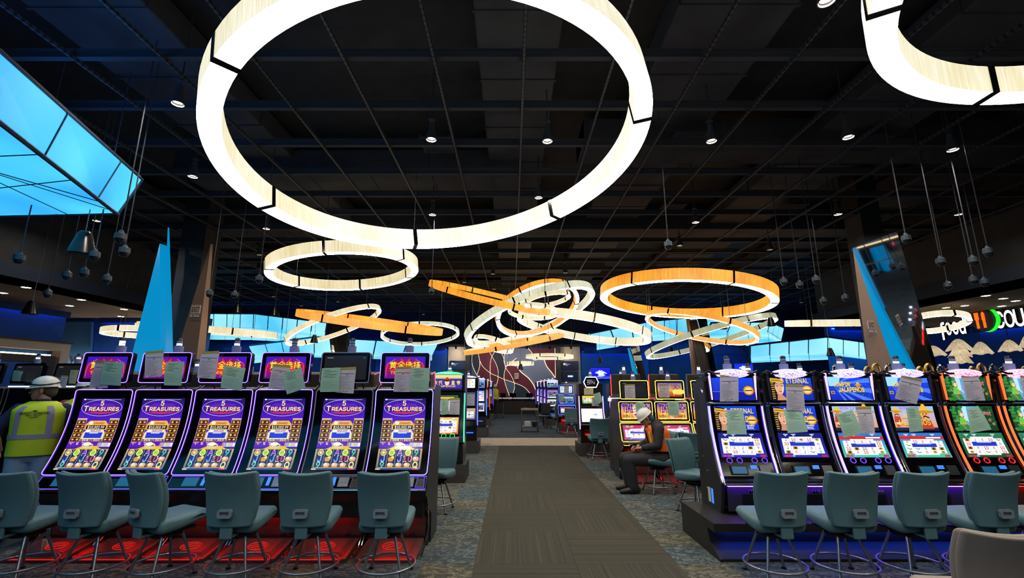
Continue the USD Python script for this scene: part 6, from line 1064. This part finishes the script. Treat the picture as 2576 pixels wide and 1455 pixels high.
for L, r in (([(630, 120), (628, 330), (660, 430), (710, 520), (800, 640)], .014), ([(700, 150), (735, 280), (740, 380), (705, 500)], .014), ([(735, 290), (790, 390), (900, 480), (1010, 530), (1100, 570), (1250, 620), (1400, 690), (1520, 830)], .014), ([(850, 120), (920, 240), (980, 350), (1010, 450), (1010, 550), (990, 640), (940, 730)], .014), ([(970, 150), (915, 250), (895, 350), (895, 480), (905, 650)], .014),
             ([(1040, 165), (1090, 260), (1120, 400), (1190, 500), (1240, 600), (1250, 680), (1230, 760), (1195, 830)], .014), ([(1110, 150), (1095, 300), (1118, 395), (1100, 480), (1100, 570), (1130, 680), (1185, 825)], .014), ([(1120, 395), (1170, 350), (1280, 265)], .024), ([(1290, 395), (1350, 470), (1450, 550), (1520, 640), (1555, 720)], .026), ([(1450, 120), (1510, 195), (1530, 290), (1620, 275)], .02), ([(1680, 270), (1720, 380), (1790, 470), (1840, 545)], .026), ([(1846, 120), (1846, 545)], .014), ([(960, 836), (1540, 836)], .014)):
    part(WP, 'wave_light', tube([((x - 620) * SC - 2.84, 32.32, (840 - y) * SC + .86) for x, y in spline(L)], r, 5), 'wave_neon')
exit_sign('exit sign on the burgundy far wall', (.32, 32.25, 2.44), .3, 0, 1)
def tv(label, x0, x1, y, z0, z1, art=None):
    t = thing('wall_screen', label, 'screen', ((x0 + x1) / 2, y, (z0 + z1) / 2)); w, h = x1 - x0, z1 - z0; part(t, 'frame', rbox((0, .03, 0), (w, .06, h), .01), 'black_plastic'); art_part(t, 'picture', art, lambda x, y_, d: ((x / art.w - .5) * (w - .06), -.001 - d, (y_ / art.h - .5) * (h - .06)), step=.002)
def art_logo(c1, c2, blank=False):
    a = Art(1.1, .62); a.rect(0, 0, 1.1, .62, c1, 0, col2=c2)
    if blank: a.rect(.4, .26, .76, .38, '#cfd8f8', 1)
    else: a.poly(sg.box(.10, .36, .24, .50).difference(sg.box(.145, .405, .195, .455)), '#ffffff', 1); a.rect(.28, .40, .33, .46, '#ffffff', 1); a.rect(.34, .40, .56, .44, '#8a9af0', 1); a.rect(.26, .31, .42, .335, '#c0c8f0', 1)
    return a
E1 = lambda px0, py0, px1, py1, y: (at(px0, py1, y=y)[0], at(px1, py1, y=y)[0], at(px0, py1, y=y)[2], at(px1, py0, y=y)[2])
for l, q, a in (('upper wall screen left of the burgundy panel', (1131, 908, 1171, 931), art_logo('#0a2038', '#0c2c48')), ('lower wall screen left of the burgundy panel', (1131, 934, 1171, 958), art_logo('#0a2038', '#0c2c48')), ('upper wall screen right of the burgundy panel', (1413, 909, 1455, 932), art_logo('#0c1228', '#10182c')), ('lower wall screen right of the burgundy panel', (1413, 935, 1455, 960), art_logo('#0c1228', '#10182c', True))):
    x0, x1, z0, z1 = E1(*q, 31.9); tv(l, x0, x1, 31.9, z0, z1, a)
def art_splash():
    a = Art(1.5, .85); a.rect(0, 0, 1.5, .85, '#0a10d8', 0, col2='#1620e8'); a.rect(0, 0, 1.5, .2, '#3a50ff', 1); r = np.random.default_rng(3)
    for k in range(26): t = r.random() * 2 * PI; d = r.random() ** .6; a.ell(.78 + .42 * d * math.cos(t), .42 + .26 * d * math.sin(t), .12 * (1.2 - d) + .03, .08 * (1.2 - d) + .02, '#eaf2ff' if d < .7 else '#b8d0ff', 2 + k % 4, 10)
    return a
for l, q, y in (('blue screen with a white splash on the far blue wall', (1485, 925, 1537, 955), 31.9), ('blue screen with a white splash behind the first right machine', (1848, 914, 1897, 942), 31.0)): x0, x1, z0, z1 = E1(*q, y); tv(l, x0, x1, y, z0, z1, art_splash())
CT = thing('counter', 'dark service counter in front of the burgundy wall', 'counter', (.3, 29.3, .0)); part(CT, 'front', box(-2.2, 2.0, 0, .5, .0, .82), 'dark_panel'); part(CT, 'worktop', box(-2.25, 2.05, -.06, .56, .82, .87), 'black_gloss'); part(CT, 'plinth_board', box(-2.2, 2.0, -.01, .0, 0, .1), 'black_wood')
for x in (-1.5, -.8, -.1, .6, 1.3): part(CT, 'panel_joint', box(x - .008, x + .008, -.012, 0, .1, .82), 'black_plastic')
for i, (x, z) in enumerate(((-.6, .87), (.05, .87), (1.1, .87))): t = thing('desk_monitor', f'{["left", "middle", "right"][i]} small monitor on the far counter', 'monitor', (x, 29.5, z)); part(t, 'stand', cat(box(-.1, .1, -.06, .06, 0, .02), box(-.02, .02, -.01, .01, .02, .15)), 'black_plastic'); part(t, 'display', rbox((0, 0, .27), (.42, .03, .26), .008), 'black_gloss')
def cart(label, loc, s=1., tray='oak_strip'):
    t = thing('utility_cart', label, 'cart', loc); part(t, 'top_tray', cat(box(-.33, .33, -.22, .22, .80, .83), box(-.33, .33, -.22, -.20, .83, .86), box(-.33, .33, .20, .22, .83, .86), box(-.33, -.31, -.22, .22, .83, .86), box(.31, .33, -.22, .22, .83, .86)), tray); part(t, 'lower_shelf', box(-.32, .32, -.21, .21, .16, .19), 'gunmetal')
    for x in (-.31, .31):
        for y in (-.2, .2): part(t, 'post', box(x - .018, x + .018, y - .018, y + .018, .1, .80), 'gunmetal'); part(t, 'caster', mv(lathe([(0, -.015), (.045, -.015), (.05, 0), (.045, .015), (0, .015)], 14), (x, y, .052), ry=90), 'black_plastic')
    return t
cart('grey utility cart with a wooden top tray in the middle of the far aisle', (.68, 18.2, .004)); cart('dark utility cart beside the far counter', (-.78, 26.0, .004), tray='dark_metal')
for n, l, c, x in (('plastic_bin', 'clear plastic bin on the lower shelf of the cart', 'white_plastic', .60), ('tool_bag', 'black tool bag on the lower shelf of the cart', 'black_plastic', .86)): top(n, rbox((x, 18.15, .29), (.24 if n == 'plastic_bin' else .18, .24, .19), .02), c, l, 'box' if n == 'plastic_bin' else 'bag', smooth=30)
top('tape_roll', mv(lathe([(.03, 0), (.055, 0), (.055, .05), (.03, .05), (.03, 0)], 20), (.52, 18.1, .835)), 'cream_panel', 'tan tape roll on the cart tray', 'tape', smooth=40)
oc = thing('office_chair', 'black office chair on castors right of the utility cart', 'office chair', (1.30, 19.6, .004), 150); part(oc, 'seat', rbox((0, 0, .48), (.48, .46, .08), .035), 'charcoal', 40); part(oc, 'backrest', rbox((0, -.24, .78), (.42, .06, .46), .03), 'charcoal', 40); part(oc, 'column', tube([(0, 0, .1), (0, 0, .44)], .025, 8), 'black_plastic'); part(oc, 'back_bar', tube([(0, -.1, .44), (0, -.26, .5), (0, -.27, .7)], .02, 6), 'black_plastic')
for k in range(5): a_ = 2 * PI * k / 5; part(oc, 'star_leg', tube([(0, 0, .10), (.30 * math.cos(a_), .30 * math.sin(a_), .07)], .018, 6), 'black_plastic'); part(oc, 'castor', lathe([(0, 0), (.025, .005), (.03, .03), (.02, .055), (0, .06)], 10, (.30 * math.cos(a_), .30 * math.sin(a_), 0)), 'black_plastic')
top('plywood_sheet', box(-1.5, -.62, 14.3, 15.5, .007, .022), 'oak_strip', 'tan plywood sheet lying on the oak walkway', 'board')

# ------------------------------------------------------------------ ceiling fixtures: spotlights, dome cameras, pendant speakers
pbr('camera_grey', '#3c4854', .4); pbr('dome_glass', '#20242a', .05, coat=.5)
def downlight(c, label, power=0., s=1.):
    t = thing('spotlight', label, 'spotlight', c, group=None)
    part(t, 'housing', lathe([(0, .32), (.045, .32), (.05, .2), (.095, .06), (.10, .0), (.085, .0), (.075, .05), (0, .06)], 16), 'steel_black', 30); part(t, 'lamp', lathe([(0, .035), (.072, .04), (.0, .045)], 14), 'lamp_warm'); part(t, 'stem', cat(tube([(0, 0, .32), (0, 0, 7.61 - c[2])], .012, 6), lathe([(0, .38), (.06, .38), (.06, .395), (0, .395)], 12)), 'steel_black')
    if power:
        l = UsdLux.DiskLight.Define(stage, str(t.GetPath()) + '/beam'); l.CreateRadiusAttr(.07); l.CreateIntensityAttr(power); l.CreateColorAttr(Gf.Vec3f(1, .92, .80)); l.AddTranslateOp().Set(Gf.Vec3d(0, 0, .02))
    return t
SPX = [(447, 262), (485, 445), (1085, 352), (1377, 356), (1355, 498), (1088, 541), (1790, 356), (2134, 346), (2397, 378), (2108, 540), (2412, 540), (2080, 4), (243, 556), (670, 576), (653, 642), (1240, 690), (1168, 711), (1243, 728), (1422, 687), (1065, 792), (850, 760), (688, 747), (1710, 619), (1937, 629), (2016, 762), (758, 770), (1490, 778), (1750, 560)]
SPL = ['left of the largest ring, nearest', 'left of the largest ring, under its widest part', 'left of the two high inside the largest ring', 'right of the two high inside the largest ring', 'low inside the largest ring, right', 'low inside the largest ring, left', 'just right of the largest ring', 'midway between the largest ring and the right edge',
       'far right below the corner ring', 'above the mirrored column, left', 'above the mirrored column, right', 'at the top edge beside the corner ring', 'just below the near cyan ceiling', 'above the left end of the level white ring', 'left of the level white ring', 'high of three right of the level white ring', 'left of three right of the level white ring', 'lowest of three right of the level white ring',
       'above the sage ring', 'over the pale slim ring', 'over the right part of the left amber ring', 'below the level white ring, left', 'beside the dome camera over the large amber ring', 'above the right end of the large amber ring', 'right of the large amber ring, low', 'over the left end of the left amber ring', 'between the sage and large amber rings', 'over the large amber ring, farther up']
for i, (px, py) in enumerate(SPX):
    c = at(px, py, z=5.92 if py < 600 else 5.95)
    if c[1] > 28: c = at(px, py, y=27.)
    downlight(c, f'small lit ceiling spotlight {SPL[i]}', SPOT if py < 600 else 0.)
for i, (x, y) in enumerate(((-4.8, 1.2), (-1.6, .6), (1.6, .6), (4.8, 1.2), (-3.2, -2.2), (0, -2.4), (3.2, -2.2), (-7.5, 3.4), (7.2, 3.4))): downlight((x, y, 5.92), f'small lit spotlight outside the photo, {["fourth", "third", "second", "first"][int(y < 3) + int(y < .9) + int(y < 0)]} row over the photographer, {"left" if x < -.1 else "right" if x > .1 else "centre"}', SPOT).GetPrim().SetCustomDataByKey('group', 'spotlights behind the photographer')
def dome_camera(px, py, z, label, s=.82):
    c = at(px, py, z=z); t = thing('dome_camera', label, 'security camera', c, scale=(s, s, s)); part(t, 'housing', lathe([(0, .16), (.03, .16), (.04, .12), (.085, .10), (.09, .0), (0, .0)], 18), 'camera_grey', 30); part(t, 'dome', lathe([(.075, .0), (.072, -.03), (.05, -.062), (.02, -.075), (0, -.077)], 18), 'dome_glass', True); part(t, 'rod', tube([(0, 0, .16), (0, 0, (7.6 - c[2]) / s)], .011, 6), 'steel_black')
def speaker(px, py, z, label, s=1., y=None):
    c = at(px, py, y=y) if y else at(px, py, z=z); t = thing('pendant_speaker', label, 'speaker', c, scale=(s, s, s)); part(t, 'shell', lathe([(0, .30), (.05, .30), (.075, .27), (.15, .0), (.145, -.01), (0, -.0)], 18), 'black_plastic', 30); part(t, 'grille', lathe([(0, -.02), (.13, -.012), (.14, -.004)], 18), 'charcoal'); part(t, 'cable', tube([(0, 0, .30), (0, 0, (7.61 - c[2]) / s)], .006, 5), 'gunmetal')
for q in ((47, 655, 3.6, 'nearest dome camera on a rod at the left edge'), (302, 602, 3.75, 'dome camera below the right tip of the near cyan ceiling'), (312, 637, 3.7, 'dome camera lowest right of the three below the cyan tip'), (237, 647, 3.7, 'dome camera behind the near pendant speaker'), (119, 742, 3.5, 'flat dome camera over the brown soffit on the left'), (167, 697, 3.6, 'dome camera hanging left of the pair over the left soffit'), (210, 690, 3.6, 'dome camera hanging right of the pair over the left soffit'), (268, 706, 3.6, 'dome camera left of the cyan blade'),
          (527, 742, 3.7, 'dome camera just right of the bronze blade tip'), (590, 745, 3.7, 'dome camera between bronze blade and the level white ring'), (652, 706, 3.8, 'dome camera left of the level white ring'), (1086, 735, 4.0, 'dome camera under the left tip of the narrow amber ring'), (1681, 620, 4.2, 'dome camera above the large level amber ring'), (2280, 605, 4.2, 'dome camera right of the mirrored column top'), (2367, 662, 3.9, 'dome camera left of the group right of the mirrored column'),
          (2449, 660, 3.9, 'dome camera in the middle of the right group'), (2487, 638, 3.9, 'rightmost dome camera of the right group'), (2385, 722, 3.7, 'low dome camera above the food sign ring'), (2449, 708, 3.7, 'left of two low dome cameras above the disc sign'), (2478, 714, 3.7, 'right of two low dome cameras above the disc sign'), (1972, 712, 3.9, 'dome camera just right of the large amber ring'), (2012, 720, 3.9, 'second dome camera right of the large amber ring'), (2053, 707, 3.9, 'third dome camera right of the large amber ring'), (2072, 760, 3.7, 'flat dome camera left of the mirrored column'), (2127, 752, 3.7, 'dome camera close to the mirrored column edge')): dome_camera(*q)
for q in ((204, 640, 3.75, 'large pendant speaker under the near cyan ceiling', 1.25), (75, 790, 3.3, 'pendant speaker before the blue wall on the left'), (690, 795, 3.9, 'pendant speaker over the fourth left machine'), (790, 862, 3.4, 'pendant speaker below the left tilted cream ring'), (596, 788, 3.9, 'pendant speaker above the cyan ceiling on the left'), (2090, 895, 2.9, 'pendant speaker before the cyan ceiling on the right'), (1690, 888, 3.4, 'pendant speaker inside the sage ring'), (1940, 820, 3.8, 'pendant speaker right of the sage ring'), (1820, 828, 3.9, 'pendant speaker inside the lower amber ring'), (1510, 912, 3.0, 'pendant speaker over the blue splash screen'), (1310, 930, 2.9, 'pendant speaker before the burgundy wall')):
    c = at(q[0], q[1], z=q[2]); speaker(q[0], q[1], q[2], q[3], q[4] if len(q) > 4 else 1., y=None if c[1] < 26 else 25.)
for px, py in ((66, 724), (7, 738), (205, 755), (175, 770), (312, 779), (209, 797), (304, 797)):
    c = at(px, py, z=4.195); part(wl, 'recessed_lamp', lathe([(0, 0), (.09, .0), (.10, .006), (0, .006)], 14, (c[0], c[1], 4.192)), 'lamp_warm') if c[0] > -15.6 else None
for px, py in ((2427, 770), (2524, 752), (2555, 758), (2520, 771), (2380, 775), (2480, 745)): c = at(px, py, z=4.195); part(wr, 'recessed_lamp', lathe([(0, 0), (.09, .0), (.10, .006), (0, .006)], 14, (c[0], c[1], 4.192)), 'lamp_warm') if c[0] < 20 else None

# wall washers under the far bulkhead
def washer(loc, rx, power, label, r=.06, ry=0.):
    t = thing('wall_washer', label, 'spotlight', loc); part(t, 'can', mv(lathe([(0, .16), (.06, .16), (.075, .0), (.065, .0), (0, .03)], 14), (0, 0, 0), rx=rx), 'steel_black', 30); part(t, 'lamp', mv(lathe([(0, .012), (.06, .012), (0, .016)], 12), (0, 0, 0), rx=rx), 'lamp_warm'); part(t, 'bracket', tube([(0, 0, .1), (0, 0, 4.40 - loc[2])], .01, 5), 'steel_black')
    l = UsdLux.DiskLight.Define(stage, str(t.GetPath()) + '/beam'); l.CreateRadiusAttr(r); l.CreateIntensityAttr(power); l.CreateColorAttr(Gf.Vec3f(1, .9, .76)); l.AddTranslateOp().Set(Gf.Vec3d(0, .02, -.03)); l.AddRotateXOp().Set(rx)
for i, x in enumerate((-2.1, -.6, 1.0, 2.5)): washer((x, 30.4, 4.15), 42, WASH, f'{["first", "second", "third", "fourth"][i]} spotlight from the left under the far bulkhead')
washer((-3.8, 31.0, 4.2), 35, WASH * .8, 'spotlight over the wall screens left of the burgundy panel'); washer((4.0, 31.0, 4.2), 35, WASH * .3, 'spotlight over the wall screens right of the burgundy panel')
